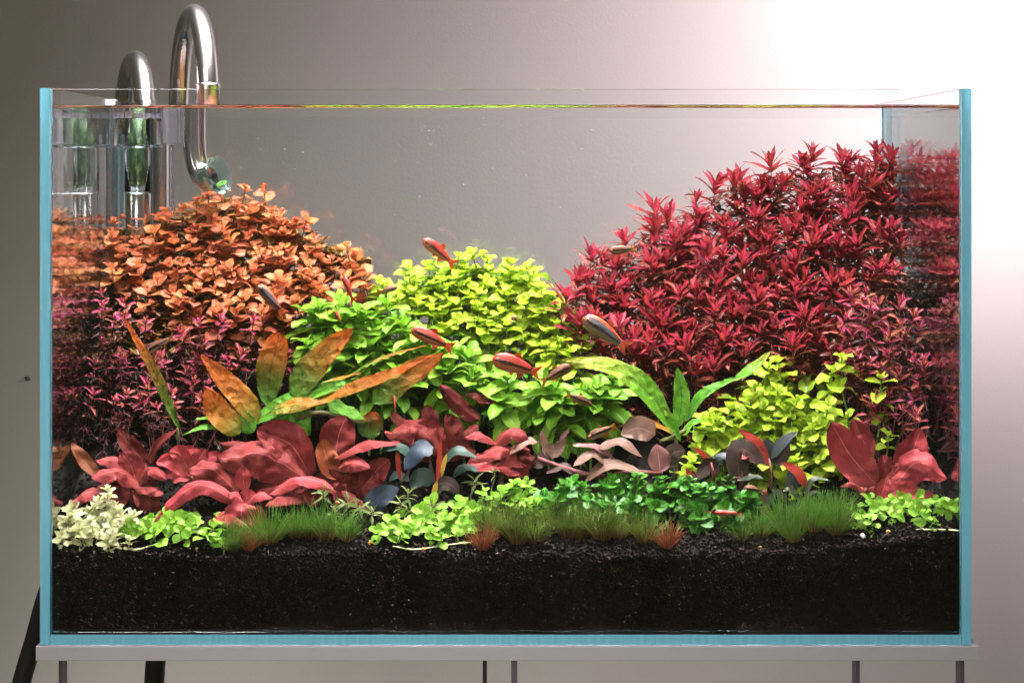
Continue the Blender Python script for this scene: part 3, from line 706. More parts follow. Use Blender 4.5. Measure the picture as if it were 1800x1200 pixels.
for pts, w, m, d0, d1, f, b_ in (
    ([(525, 832), (522, 795), (520, 758)], 40, ros, 7.4, 7.9, CAMF, 0), ([(480, 815), (430, 782), (388, 778)], 34, rod, 7.4, 7.4, UP, 0),
    ([(540, 842), (465, 800), (382, 806)], 84, ros, 6.4, 6.0, (-.15, -.8, .6), 0), ([(545, 840), (512, 782), (452, 756)], 74, ros, 6.9, 7.2, (-.5, -.75, .5), 0),
    ([(420, 868), (380, 830), (332, 822)], 62, ros, 5.7, 5.4, (-.1, -.7, .7), 0), ([(540, 880), (505, 868), (466, 888)], 42, ros, 5.4, 4.9, UP, 0),
    ([(474, 868), (530, 838), (592, 862)], 36, rop, 5.4, 5.0, UP, 0), ([(545, 890), (552, 872), (562, 858)], 34, ros, 5.2, 5.2, CAMF, 0),
    ([(540, 855), (500, 850), (450, 870)], 50, rod, 6.4, 6.0, UP, 0), ([(550, 850), (585, 850), (610, 880)], 50, rod, 6.4, 6.2, CAMF, 0), ([(520, 860), (480, 890), (450, 905)], 44, rod, 6.2, 6.0, CAMF, 0)):
    blade(C, pts, w, m, d0, d1, f)
Dp = rosette('red_rosette_plant', 'small salmon-pink rosette with a round hanging leaf above the grass tufts', 'plant', (430, 890), 4.2, RG)
for pts, w, d0, d1, f in (
    ([(418, 882), (345, 852), (268, 918)], 36, 4.2, 3.6, (-.2, -.7, .7)), ([(430, 862), (428, 842), (427, 818)], 28, 4.6, 4.8, CAMF), ([(430, 886), (415, 870), (402, 864)], 28, 4.2, 4.0, UP),
    ([(430, 886), (434, 872), (436, 858)], 34, 4.3, 4.4, UP), ([(432, 886), (455, 868), (480, 874)], 28, 4.2, 3.9, UP), ([(426, 888), (410, 888), (400, 890)], 16, 4, 3.6, UP),
    ([(426, 884), (424, 905), (420, 944)], 62, 3.9, 3.2, CAMF), ([(412, 894), (392, 902), (370, 914)], 26, 3.9, 3.5, UP), ([(435, 892), (450, 905), (460, 925)], 34, 4.4, 4.0, CAMF)):
    blade(Dp, pts, w, rop, d0, d1, f, kind='big')
E = rosette('red_rosette_plant', 'red rosette with upright cupped leaves beside the blue-leaved plant', 'plant', (605, 850), 5.9, RG)
for pts, w, m, d0, d1, f in (
    ([(590, 810), (594, 770), (608, 730)], 66, ros, 7, 7.5, CAMF), ([(592, 842), (575, 808), (566, 772)], 42, roo, 6.3, 6.6, (.3, -.9, .2)), ([(588, 805), (645, 778), (704, 776)], 30, ros, 6.2, 5.8, UP),
    ([(596, 822), (618, 812), (650, 824)], 38, ros, 5.8, 5.2, (.1, -.8, .6)), ([(640, 872), (655, 835), (684, 806)], 46, ros, 6, 6.2, (.3, -.9, .3)), ([(600, 862), (635, 882), (670, 896)], 28, ros, 5.4, 4.9, UP),
    ([(605, 845), (612, 870), (622, 892)], 52, rod, 5.9, 5.7, CAMF), ([(602, 850), (640, 845), (668, 850)], 44, rod, 6.2, 6, CAMF)):
    blade(E, pts, w, m, d0, d1, f)
Fp = rosette('red_rosette_plant', 'red rosette with a long pointed leaf behind the blue-leaved plant', 'plant', (775, 800), 7.6, RG)
for pts, w, m, d0, d1, f in (
    ([(775, 796), (735, 752), (690, 764)], 62, ros, 7.4, 7.4, (-.2, -.7, .7)), ([(776, 796), (760, 765), (735, 742)], 46, ros, 7.6, 8, (-.3, -.8, .5)), ([(842, 738), (808, 712), (773, 676)], 32, rod, 8.6, 8.9, (-.4, -.7, .6)),
    ([(872, 706), (845, 692), (818, 692)], 30, rod, 9, 9, UP), ([(770, 775), (758, 742), (748, 712)], 34, rod, 8, 8.6, CAMF), ([(790, 792), (795, 755), (788, 727)], 40, rod, 7.8, 8.2, (.4, -.8, .3)),
    ([(730, 766), (708, 740), (688, 722)], 30, rod, 8, 8.4, UP), ([(722, 780), (695, 765), (674, 758)], 24, ros, 7.6, 7.4, UP), ([(800, 790), (815, 765), (840, 745)], 34, rod, 8, 8.3, UP)):
    blade(Fp, pts, w, m, d0, d1, f)
G = rosette('red_rosette_plant', 'red rosette with arching leaves beside the brown-leaved plant', 'plant', (880, 812), 6.8, RG)
for pts, w, m, d0, d1, f in (
    ([(872, 780), (845, 762), (818, 768)], 28, ros, 6.9, 6.7, UP), ([(866, 788), (898, 754), (936, 778)], 40, ros, 6.9, 6.5, UP), ([(925, 818), (880, 788), (828, 808)], 54, ros, 6.5, 6.1, UP),
    ([(915, 832), (870, 812), (822, 820)], 34, rop, 6.1, 5.8, UP), ([(900, 820), (912, 835), (915, 845)], 40, rod, 6.4, 6.2, CAMF)):
    blade(G, pts, w, m, d0, d1, f)
Hp = rosette('red_rosette_plant', 'red rosette with large pointed leaves standing against the glass pane beside the low lime bush', 'plant', (1560, 862), 4.6, RG)
for pts, w, m, d0, d1, f in (
    ([(1528, 805), (1515, 770), (1499, 736)], 40, ros, 6, 6.6, CAMF), ([(1540, 852), (1495, 800), (1461, 742)], 66, rop, 4.8, 5.4, (-.35, -.85, .3)), ([(1572, 828), (1600, 795), (1620, 754)], 56, rop, 5, 5.6, (.3, -.9, .25)),
    ([(1560, 848), (1585, 815), (1612, 812)], 36, rop, 4.7, 4.9, (.1, -.8, .6)), ([(1562, 868), (1612, 812), (1662, 842)], 66, rop, 4.4, 4.2, (.1, -.8, .6)), ([(1556, 866), (1595, 868), (1634, 892)], 46, rop, 4.2, 3.8, (.0, -.85, .5)),
    ([(1563, 845), (1556, 820), (1552, 798)], 32, ros, 4.8, 5, CAMF), ([(1558, 838), (1552, 862), (1540, 886)], 26, rop, 4.4, 4, CAMF), ([(1525, 866), (1500, 850), (1476, 854)], 18, ros, 5.2, 5.2, UP),
    ([(1605, 872), (1625, 862), (1644, 870)], 22, rop, 4.5, 4.3, UP), ([(1550, 868), (1535, 850), (1515, 838)], 46, rod, 5.3, 5.6, CAMF), ([(1566, 845), (1575, 828), (1580, 815)], 26, ros, 4.8, 5, CAMF)):
    blade(Hp, pts, w, m, d0, d1, f)

# mostly maroon leaves filling the low part of each rosette
for t, cx_, cy_, d, n in ((A, 232, 868, 5.9, 6), (C, 500, 868, 6.3, 8), (E, 612, 865, 6.1, 6), (Fp, 770, 800, 8.0, 5), (G, 885, 815, 6.9, 5), (Hp, 1565, 868, 5.2, 6)):
    r_ = random.Random(cx_)
    for k in range(n):
        a = math.pi*(k+.5)/n+r_.uniform(-.2, .2); l = r_.uniform(48, 72)
        tx, ty = cx_-math.cos(a)*l, cy_-math.sin(a)*l*.45+r_.uniform(0, 14)
        blade(t, [(cx_, cy_), ((cx_+tx)/2, (cy_+ty)/2-10), (tx, ty)], r_.uniform(34, 46), rod if k % 3 else ros, d, d+r_.uniform(-.2, .8), (-math.cos(a)*.3, -.7, .6), crinkle=.11)
# --- ferns
M['l_fern'] = leaf_mat('fern_frond', [(.11, .15, .012), (.15, .17, .015)], tip=(.58, .11, .012), base=(.07, .22, .015), rib=(.08, .06, .01), ribw=.03, ribmix=.5, transl=.4, veins=.10, bump=1.0, bscale=110, bdist=.0022)
M['l_ferno'] = leaf_mat('orange_fern_frond', [(.38, .17, .012), (.46, .18, .012)], tip=(.54, .10, .008), base=(.16, .24, .02), rib=(.2, .09, .01), ribw=.03, ribmix=.5, transl=.4, veins=.10, bump=1.0, bscale=110, bdist=.0022)
M['l_ferng'] = leaf_mat('green_fern_frond', [(.10, .34, .025), (.16, .40, .03)], rib=(.04, .14, .01), ribw=.03, ribmix=.5, transl=.4, veins=.10, bump=1.0, bscale=110, bdist=.0022)
M['l_ferny'] = leaf_mat('yellow_green_fern_frond', [(.13, .40, .02), (.18, .42, .03)], tip=(.36, .38, .04), rib=(.06, .16, .01), ribw=.03, ribmix=.5, transl=.4, veins=.10, bump=1.0, bscale=110, bdist=.0022)
F1 = rosette('fern', 'fern with orange-tipped olive fronds rising between the magenta stems and the green mound', 'fern', (455, 762), 9.2, None, .14, 'stem_olive')
fo, fg, fr_, fy = M['l_ferno'], M['l_ferng'], M['l_fern'], M['l_ferny']
for pts, w, m, d0, d1, f, k in (
    ([(470, 712), (476, 650), (492, 584)], 52, fr_, 9.6, 10.2, CAMF, 'fern'), ([(456, 742), (418, 692), (352, 624)], 44, fo, 9, 9.4, (.3, -.9, .4), 'fernp'), ([(422, 762), (385, 725), (361, 680)], 48, fo, 8.2, 8.3, (.3, -.9, .3), 'ovate'),
    ([(512, 700), (555, 640), (619, 577)], 56, fr_, 9.2, 9.4, (-.3, -.9, .3), 'fernp'), ([(655, 708), (705, 668), (782, 620)], 52, fr_, 8.6, 8.6, (-.2, -.9, .4), 'fernp'), ([(470, 728), (600, 690), (756, 628)], 32, fo, 8.6, 8.0, (0, -.6, .8), 'fernp'),
    ([(480, 718), (525, 705), (576, 708)], 18, fo, 8.2, 7.6, (0, -.6, .8), 'fernp'), ([(600, 668), (670, 630), (752, 606)], 9, fr_, 8.4, 8.0, UP, 'fernp'), ([(565, 672), (600, 664), (634, 656)], 9, fo, 8, 7.8, UP, 'fernp'),
    ([(440, 745), (525, 700), (622, 668)], 40, fg, 9.2, 8.8, (0, -.7, .7), 'fernp'), ([(404, 758), (365, 750), (320, 764)], 15, fg, 8.2, 7.6, UP, 'fernp'), ([(402, 752), (375, 736), (343, 736)], 18, fg, 8.4, 8.2, UP, 'fernp'),
    ([(500, 735), (520, 715), (545, 765)], 40, fg, 9.4, 9.0, CAMF, 'fernp'), ([(480, 750), (500, 742), (530, 772)], 36, fg, 9, 8.6, CAMF, 'fernp'), ([(640, 768), (652, 745), (658, 722)], 44, fr_, 9.4, 9.6, CAMF, 'ovate'),
    ([(445, 760), (432, 740), (428, 720)], 34, fg, 8.8, 8.9, CAMF, 'fernp'), ([(575, 705), (600, 720), (640, 735)], 40, fg, 9.4, 9.2, UP, 'fernp')):
    blade(F1, pts, w, m, d0, d1, f, k, cup=.12, crinkle=.06, name='frond', nu=34)
c_ = Vector(F1.location)/CM
put('rhizome', tube_mesh('rhizome', smooth_path([Vector((-1.2, 0, .15)), at(470, 752, 9.2)-c_, at(500, 745, 9.2)-c_, at(560, 725, 9.2)-c_, at(640, 745, 9.2)-c_], 14), [.16, .2, .2, .14], 8), M['stem_olive'], F1)
F3 = rosette('fern', 'single narrow orange-tipped fern frond among the magenta stems', 'fern', (312, 752), 9.4, None, .1, 'stem_olive')
blade(F3, [(314, 752), (275, 660), (217, 556)], 20, fr_, 9.4, 9.4, (.4, -.9, .2), 'fernp', .1, .06, 'frond', 34)
F2 = rosette('fern', 'green fern with one long arching frond beside the low lime bush', 'fern', (1188, 762), 8.6, None, .12, 'stem_olive')
for pts, w, m, d0, d1, f in (
    ([(1186, 760), (1140, 690), (1075, 645), (985, 634)], 46, fy, 8.4, 7.4, (.2, -.75, .6)), ([(1192, 750), (1198, 695), (1190, 646)], 30, fg, 9, 9.2, CAMF), ([(1206, 740), (1236, 692), (1302, 660)], 20, fg, 9, 8.8, (-.2, -.7, .6)),
    ([(1290, 668), (1325, 645), (1356, 616)], 20, fy, 9, 9.4, (-.2, -.7, .6)), ([(1184, 762), (1150, 745), (1105, 728)], 20, fo, 7.8, 7.2, UP), ([(1196, 776), (1180, 735), (1164, 712)], 12, fy, 8.2, 8.3, CAMF), ([(1200, 765), (1215, 745), (1240, 735)], 18, fg, 8.6, 8.4, UP)):
    blade(F2, pts, w, m, d0, d1, f, 'fernp', .12, .06, 'frond', 34)
c_ = Vector(F2.location)/CM
put('rhizome', tube_mesh('rhizome', smooth_path([at(1160, 775, 8.4)-c_, at(1188, 766, 8.5)-c_, at(1215, 748, 8.8)-c_], 8), [.12, .18, .12], 8), M['stem_olive'], F2)

# --- leathery blue, brown and dark leaved plants
def lm(n, c, **k): return leaf_mat(n, c, transl=k.pop('transl', .12), veins=k.pop('veins', .12), bump=.3, bscale=150, spec=k.pop('spec', .22), rough=.42, ribw=.02, **k)
M['l_blue'] = lm('blue_leaf', [(.013, .028, .047), (.019, .038, .058)], rib=(.02, .04, .07), ribmix=.5)
M['l_teal'] = lm('teal_leaf', [(.018, .050, .036), (.025, .060, .045)], rib=(.02, .05, .04), ribmix=.4)
M['l_tan'] = lm('tan_leaf', [(.15, .08, .055), (.19, .105, .075)], rib=(.5, .25, .22), ribmix=.4, under=(.25, .10, .09))
M['l_mauve'] = lm('mauve_leaf', [(.22, .085, .08), (.27, .11, .10)], rib=(.6, .3, .3), ribmix=.4)
M['l_umber'] = lm('umber_leaf', [(.06, .034, .027), (.08, .05, .042)], rib=(.35, .14, .12), ribmix=.4, under=(.20, .03, .03))
M['l_slate'] = lm('slate_leaf', [(.045, .06, .066), (.055, .07, .078)], rib=(.04, .05, .05), ribmix=.4)
M['l_sage'] = lm('sage_leaf', [(.055, .07, .042), (.075, .09, .055)], rib=(.2, .2, .14), ribmix=.3)
M['l_scar'] = lm('scarlet_leaf', [(.40, .035, .03), (.48, .05, .03)], rib=(.6, .15, .1), ribmix=.3, transl=.3)
M['l_yel'] = lm('yellow_leaf', [(.50, .30, .04), (.55, .38, .06)], rib=(.6, .4, .1), ribmix=.2, transl=.3)
bl, te, ta, ma, um, sl, sg, sc_, ye = (M['l_'+k] for k in ('blue', 'teal', 'tan', 'mauve', 'umber', 'slate', 'sage', 'scar', 'yel'))
U1 = rosette('blue_leaved_plant', 'dark plant with glossy blue and teal leaves between the red rosettes', 'plant', (765, 852), 5.4)
for pts, w, m, d0, d1, f, k in (
    ([(762, 786), (738, 792), (711, 826)], 40, bl, 5.4, 4.8, (-.3, -.8, .6), 'ovate'), ([(780, 812), (805, 792), (840, 806)], 26, te, 5.4, 5.1, UP, 'ovate'), ([(724, 802), (698, 785), (668, 793)], 26, te, 5.9, 5.8, UP, 'ovate'),
    ([(795, 838), (818, 822), (842, 828)], 24, te, 5.2, 5, UP, 'ovate'), ([(768, 850), (772, 808), (775, 766)], 9, sc_, 5.3, 5.4, CAMF, 'lance'), ([(704, 845), (700, 815), (697, 790)], 9, sc_, 5.4, 5.4, CAMF, 'lance'),
    ([(776, 838), (780, 815), (786, 796)], 8, ye, 5.1, 5.1, CAMF, 'lance'), ([(762, 870), (765, 858), (768, 845)], 10, ye, 4.8, 4.8, CAMF, 'ovate'), ([(768, 868), (775, 860), (782, 851)], 7, sg, 4.8, 4.8, CAMF, 'lance'),
    ([(765, 845), (740, 838), (722, 860)], 34, te, 5.7, 5.5, CAMF, 'ovate'), ([(768, 850), (790, 850), (808, 866)], 26, um, 5.6, 5.4, CAMF, 'ovate'), ([(720, 845), (700, 835), (684, 845)], 24, te, 5.8, 5.6, UP, 'ovate'),
    ([(640, 895), (670, 872), (702, 858)], 40, bl, 4.9, 4.9, (.2, -.9, .4), 'ovate'), ([(766, 850), (758, 825), (756, 800)], 7, um, 5.4, 5.5, CAMF, 'lance'), ([(702, 850), (715, 835), (722, 815)], 6, um, 5.5, 5.6, CAMF, 'lance')):
    blade(U1, pts, w, m, d0, d1, f, k, .12, .03, nu=10, nv=7)
U2 = rosette('brown_leaved_plant', 'plant with matt tan-brown oval leaves before the green mound', 'plant', (1055, 845), 6.2)
for pts, w, m, d0, d1, f in (
    ([(945, 776), (920, 778), (894, 800)], 24, ta, 6.6, 6.2, UP), ([(952, 786), (975, 792), (994, 770)], 26, ta, 6.6, 6.7, CAMF), ([(962, 795), (956, 775), (952, 756)], 12, ma, 6.8, 6.9, CAMF), ([(1052, 788), (1090, 778), (1130, 804)], 28, ta, 6.4, 6, UP),
    ([(1080, 805), (1045, 785), (1006, 782)], 18, ma, 6.4, 6.4, UP), ([(1072, 816), (1040, 798), (1008, 820)], 28, ta, 6.1, 5.8, UP), ([(1028, 845), (1075, 815), (1134, 836)], 32, ta, 5.7, 5.4, UP), ([(1152, 764), (1122, 752), (1092, 764)], 46, ta, 7, 6.8, (.1, -.9, .35)),
    ([(1160, 830), (1158, 805), (1154, 780)], 42, ma, 6.3, 6.6, (.2, -.9, .25)), ([(1168, 818), (1185, 795), (1205, 792)], 34, um, 6.6, 6.6, CAMF), ([(984, 772), (992, 764), (1001, 754)], 9, ma, 7, 7, CAMF), ([(1000, 838), (1020, 850), (1045, 855)], 30, um, 6, 5.8, CAMF),
    ([(1010, 830), (985, 820), (960, 832)], 26, um, 6.3, 6.2, UP), ([(1090, 840), (1120, 845), (1150, 850)], 28, um, 6, 5.8, CAMF), ([(940, 822), (955, 806), (968, 815)], 24, um, 6.5, 6.4, CAMF)):
    blade(U2, pts, w, m, d0, d1, f, 'ovate', .12, .04, nu=10, nv=7)
c_ = Vector(U2.location)/CM
put('rhizome', tube_mesh('rhizome', smooth_path([at(945, 805, 6.5)-c_, at(1000, 825, 6.4)-c_, at(1055, 838, 6.2)-c_, at(1110, 830, 6.3)-c_, at(1165, 832, 6.3)-c_], 12), [.14, .2, .2, .14], 8), M['stem_red'], U2)
U3 = rosette('dark_leaved_plant', 'dark umber and slate-leaved plant with red new leaves before the low lime bush', 'plant', (1345, 862), 5.0)
for pts, w, m, d0, d1, f, k in (
    ([(1300, 852), (1300, 790), (1346, 814)], 44, um, 5.2, 4.8, (-.1, -.85, .5), 'ovate'), ([(1354, 820), (1332, 780), (1298, 754)], 20, sc_, 5.4, 5.5, (.2, -.8, .4), 'lance'), ([(1352, 812), (1350, 790), (1350, 770)], 34, sl, 5.5, 5.6, CAMF, 'ovate'),
    ([(1356, 806), (1375, 778), (1401, 758)], 20, sl, 5.3, 5.3, (-.3, -.8, .5), 'lance'), ([(1360, 815), (1376, 800), (1384, 772)], 24, um, 5.5, 5.6, CAMF, 'ovate'), ([(1254, 822), (1268, 802), (1290, 806)], 24, sl, 5.6, 5.4, UP, 'ovate'),
    ([(1264, 830), (1245, 818), (1222, 846)], 28, um, 5.4, 5.1, CAMF, 'ovate'), ([(1224, 850), (1216, 838), (1205, 822)], 13, sc_, 5.4, 5.5, CAMF, 'lance'), ([(1250, 824), (1238, 800), (1216, 785)], 9, sc_, 5.7, 5.8, CAMF, 'lance'),
    ([(1416, 854), (1400, 828), (1372, 812)], 20, sc_, 5, 5.1, (.1, -.8, .6), 'ovate'), ([(1414, 872), (1430, 842), (1459, 844)], 14, sg, 4.8, 4.7, UP, 'lance'), ([(1416, 872), (1432, 864), (1442, 866)], 11, sg, 4.7, 4.6, UP, 'lance'),
    ([(1406, 882), (1390, 862), (1376, 862)], 16, sg, 4.8, 4.7, UP, 'lance'), ([(1348, 892), (1355, 875), (1366, 864)], 14, sg, 4.6, 4.6, CAMF, 'lance'), ([(1384, 884), (1372, 868), (1355, 858)], 14, sg, 4.6, 4.6, CAMF, 'lance'),
    ([(1350, 888), (1342, 878), (1336, 868)], 16, um, 4.7, 4.8, CAMF, 'lance'), ([(1385, 888), (1388, 895), (1384, 905)], 16, sg, 4.5, 4.3, CAMF, 'ovate'), ([(1294, 845), (1318, 838), (1342, 840)], 18, sg, 5, 4.8, UP, 'lance'),
    ([(1290, 860), (1270, 852), (1255, 868)], 26, um, 5.2, 5, CAMF, 'ovate'), ([(1380, 860), (1390, 840), (1392, 822)], 16, sg, 5.1, 5.2, CAMF, 'lance'), ([(1400, 862), (1398, 845), (1390, 828)], 14, sl, 5, 5.1, CAMF, 'lance'), ([(1302, 845), (1298, 830), (1280, 845)], 24, um, 5.3, 5.2, CAMF, 'ovate'), ([(1404, 908), (1400, 898), (1396, 888)], 24, sg, 4.2, 4.3, CAMF, 'ovate')):
    blade(U3, pts, w, m, d0, d1, f, k, .12, .03, nu=10, nv=7)
for a, b in (((1356, 860), (1352, 805)), ((1416, 888), (1416, 848)), ((1254, 850), (1250, 812)), ((1300, 862), (1304, 822))):
    c_ = Vector(U3.location)/CM; put('petiole', tube_mesh('petiole', [at(*a, 5.1)-c_, at((a[0]+b[0])/2+2, (a[1]+b[1])/2, 5.1)-c_, at(*b, 5.2)-c_], [.13, .07], 6), M['stem_red'], U3)
# tiny narrow-leaved plants at the rosettes' feet
M['l_small'] = leaf_mat('grey_green_leaf', [(.10, .16, .035), (.16, .18, .05)], rib=(.3, .3, .12), transl=.3)
K_sm = Kind(var('leaf', 4, 1.15, .24, 'lance', .8, .2, .04, seed=9), M['l_small'], M['stem_olive'], [(0, .8, 60), (.15, 1, 32), (.4, 1, 10)], 3, .05)
for i, (px, py, d) in enumerate(((568, 868, 4.3), (612, 882, 4.3), (630, 905, 3.8), (655, 905, 3.9), (705, 885, 4.2), (718, 868, 4.4), (760, 890, 4.0), (590, 900, 3.9), (835, 845, 5.2), (868, 828, 5.4))):
    stem_plant(K_sm, 'small_narrow_leaved_plant', 'little olive narrow-leaved plant at the foot of the red rosettes', 'plant', 'little narrow-leaved plants', at(px, py, d), random.Random(i), .4, .2, .8)

# ------------------------------------------------------------------ foreground cover
def patch(kind, name, label, group, poly, step, d0, d1, seed, size=1, **kw):
    ys = [p[1] for p in poly]; return bush(kind, name, label, 'plant', group, poly, step, lin(min(ys), d0, max(ys), d1), seed, size, dj=.5, m=.35, **kw)
patch(K_cov, 'carpet_plant', 'bright green carpet plant beside the cream-white plant', 'bright green carpet plants by the white plant', [(215, 930), (260, 905), (300, 912), (340, 900), (385, 905), (395, 955), (330, 960), (225, 960)], 21, 4.0, 1.2, 41, .9, sj=.25)
patch(K_cov, 'carpet_plant', 'bright green carpet plant in front of the blue-leaved plant', 'bright green carpet plants before the blue-leaved plant', [(660, 925), (690, 900), (750, 890), (830, 890), (830, 952), (750, 960), (660, 958)], 21, 4.2, 1.2, 42, .92, sj=.25)
patch(K_cov, 'carpet_plant', 'small bright green carpet plant climbing towards the brown-leaved plant', 'bright green carpet plants before the brown-leaved plant', [(800, 880), (830, 862), (900, 842), (960, 850), (940, 890), (840, 900)], 21, 5.2, 3.4, 43, .78, sj=.25)
patch(K_cov, 'carpet_plant', 'bright green carpet plant under the pointed red rosette', 'bright green carpet plants under the pointed red rosette', [(1490, 890), (1540, 885), (1600, 895), (1680, 890), (1682, 925), (1600, 932), (1500, 930)], 20, 4.0, 1.2, 44, .9, sj=.25)
patch(K_nana, 'dwarf_green_plant', lambda px, py: 'dark green dwarf plant directly below the tan-brown leaves' if px < 1110 else 'dark green dwarf plant under the dark umber leaves around the shrimp' if px > 1220 else 'dark green dwarf plant behind the rusty tuft between the grasses', 'dark green dwarf plants', [(930, 885), (980, 852), (1060, 845), (1160, 835), (1250, 845), (1330, 870), (1340, 900), (1290, 925), (1230, 925), (1190, 900), (1060, 895), (960, 905)], 23, 5.2, 3.2, 45, .88, sj=.2)
patch(K_cre, 'cream_white_plant', 'cream-white ruffled plant in the corner by the glass pane', 'cream-white plants', [(105, 930), (130, 900), (185, 885), (205, 885), (240, 905), (245, 935), (220, 958), (105, 958)], 20, 3.6, 1.2, 46, .9, sj=.2)
stem_plant(K_cre, 'cream_white_plant', 'tallest cream-white shoot rising before the dusky red rosette', 'plant', 'cream-white plants', at(190, 862, 3.8), random.Random(3), .05, .05, .85)

# runners on the soil
M['runner'] = plain('pale_runner', (.55, .55, .28), .5)
for lab, P in (('pale creeping runner on the soil under the cream-white plant', [(188, 960, 1.5), (215, 972, 1.2), (245, 968, 1.2), (280, 958, 1.6)]), ('pale creeping runner on the soil under the carpet plant', [(690, 962, 1.3), (730, 965, 1.2), (780, 958, 1.3), (830, 952, 1.6)]), ('pale creeping runner on the soil under the pointed red rosette', [(1610, 930, 1.4), (1650, 930, 1.3), (1686, 934, 1.2)])):
    pp = []
    for px, py, d in P:
        q = at(px, py, d); q.z = max(q.z, soil_z(q.x, q.y)+.08); pp.append(q)
    tag(put('plant_runner', tube_mesh('plant_runner', smooth_path(pp, 14), .055, 6), M['runner']), lab, 'runner')

# grass tufts
def grass_mat(name, top, bot):
    N = NT(name); uv = N.n('UVMap'); sp = N.n('SeparateXYZ'); N.link(uv.outputs[0], sp.inputs[0])
    c0 = N.ramp(sp.outputs[1], [(0, bot), (.30, tuple((a+b)/2 for a, b in zip(top, bot))), (.5, top), (1, tuple(min(1, a*1.3+.03) for a in top))])
    c = N.mix(N.math('MULTIPLY', sp.outputs[0], .75), c0, N.mix(.5, c0, (.42, .30, .10)))
    p = N.n('BsdfPrincipled'); N.link(c, p.inputs['Base Color']); p.inputs['Roughness'].default_value = .45; p.inputs['Specular IOR Level'].default_value = .15
    t = N.n('BsdfTranslucent'); N.link(c, t.inputs[0]); m = N.n('MixShader'); m.inputs[0].default_value = .25
    N.link(p.outputs[0], m.inputs[1]); N.link(t.outputs[0], m.inputs[2]); N.link(m.outputs[0], N.out.inputs[0]); return N.m
M['g_green'] = grass_mat('green_grass', (.05, .20, .010), (.08, .018, .008)); M['g_brown'] = grass_mat('brown_green_grass', (.085, .17, .016), (.10, .02, .010)); M['g_red'] = grass_mat('red_grass', (.24, .06, .02), (.24, .03, .016))
def tuft_mesh(seed, n, L, spread):
    r = random.Random(seed); vs, fs, uv = [], [], []
    for i in range(n):
        a = r.random()*6.28; rr = spread*math.sqrt(r.random()); b = Vector((math.cos(a)*rr*.25, math.sin(a)*rr*.25, 0))
        l = L*r.uniform(.55, 1.1); out = r.uniform(.05, .95)**1.3; d = Vector((math.cos(a)*out, math.sin(a)*out, 1)).normalized(); side = d.cross(Vector((r.uniform(-1, 1), -1, .1))).normalized()
        sag = r.uniform(.05, .35)*out; w = .030*r.uniform(.6, 1.3); o = len(vs); v = r.random()**2
        for k in range(5):
            s = k/4; p = b+d*l*s+Vector((math.cos(a), math.sin(a), -1.0))*sag*l*s*s
            ww = w*(1-s*.85); vs += [p-side*ww, p+side*ww]; uv += [(v, s), (v, s)]
        for k in range(4): q = o+2*k; fs.append((q, q+1, q+3, q+2))
    return mk('blades', vs, fs, uvs=uv)
TUFT = [tuft_mesh(60+i, 170, 2.0, 1.3) for i in range(5)]; TUFTR = [tuft_mesh(80+i, 150, 1.25, 1.0) for i in range(3)]
def tufts(poly, step, d0, d1, mat, label, group, seed, size=1, src=TUFT):
    r = random.Random(seed); ys = [p[1] for p in poly]; ms = []
    for m in src:
        c = m.copy(); c.materials.clear(); c.materials.append(M[mat]); ms.append(c)
    for px, py in scatter(poly, step, seed):
        d = d0+(d1-d0)*(py-min(ys))/max(1, max(ys)-min(ys)); p = clampx(at(px, py, d), .6); p.z = soil_z(p.x, p.y)-.05
        t = thing('grass_tuft', label, 'grass', p, group)
        o = put('blades', ms[r.randrange(len(ms))], None, t); o['kind'] = 'stuff'; o.rotation_euler = (0, 0, r.random()*6.28); o.scale = [size*r.uniform(.8, 1.15)]*3
tufts([(385, 938), (470, 938), (470, 966), (385, 966)], 26, 2.8, 1.3, 'g_green', 'fine green grass tuft beside the salmon-pink rosette', 'green grass tufts by the pink rosette', 51, .8)
tufts([(465, 930), (625, 930), (625, 967), (465, 967)], 34, 3.2, 1.3, 'g_green', 'dense green grass tuft below the largest maroon rosette', 'green grass tufts below the maroon rosette', 52, 1.3)
tufts([(855, 920), (1145, 915), (1145, 968), (855, 968)], 36, 3.6, 1.3, 'g_brown', 'thin brownish-green grass tuft before the dark green dwarf plants', 'brownish grass tufts before the dwarf plants', 53, 1.3)
tufts([(1285, 935), (1420, 915), (1500, 910), (1495, 948), (1400, 962), (1290, 966)], 34, 3.6, 1.3, 'g_green', 'green grass tuft under the dark umber-leaved plant', 'green grass tufts under the dark-leaved plant', 54, 1.25)
for px, py, d, s, lab in ((848, 962, 1.5, 1.45, 'rusty red grass tuft beside the bright green carpet plants'), (1172, 958, 1.5, 1.4, 'rusty red grass tuft between the brownish and the green grass'), (438, 966, 1.3, 1.2, 'rusty red grass tuft under the salmon-pink hanging leaf')):
    p = clampx(at(px, py, d), .6); p.z = soil_z(p.x, p.y)-.05
    t = thing('grass_tuft', lab, 'grass', p); mm = TUFTR[px % 3].copy(); mm.materials.append(M['g_red']); o = put('blades', mm, None, t); o['kind'] = 'stuff'; o.scale = (s, s, s)

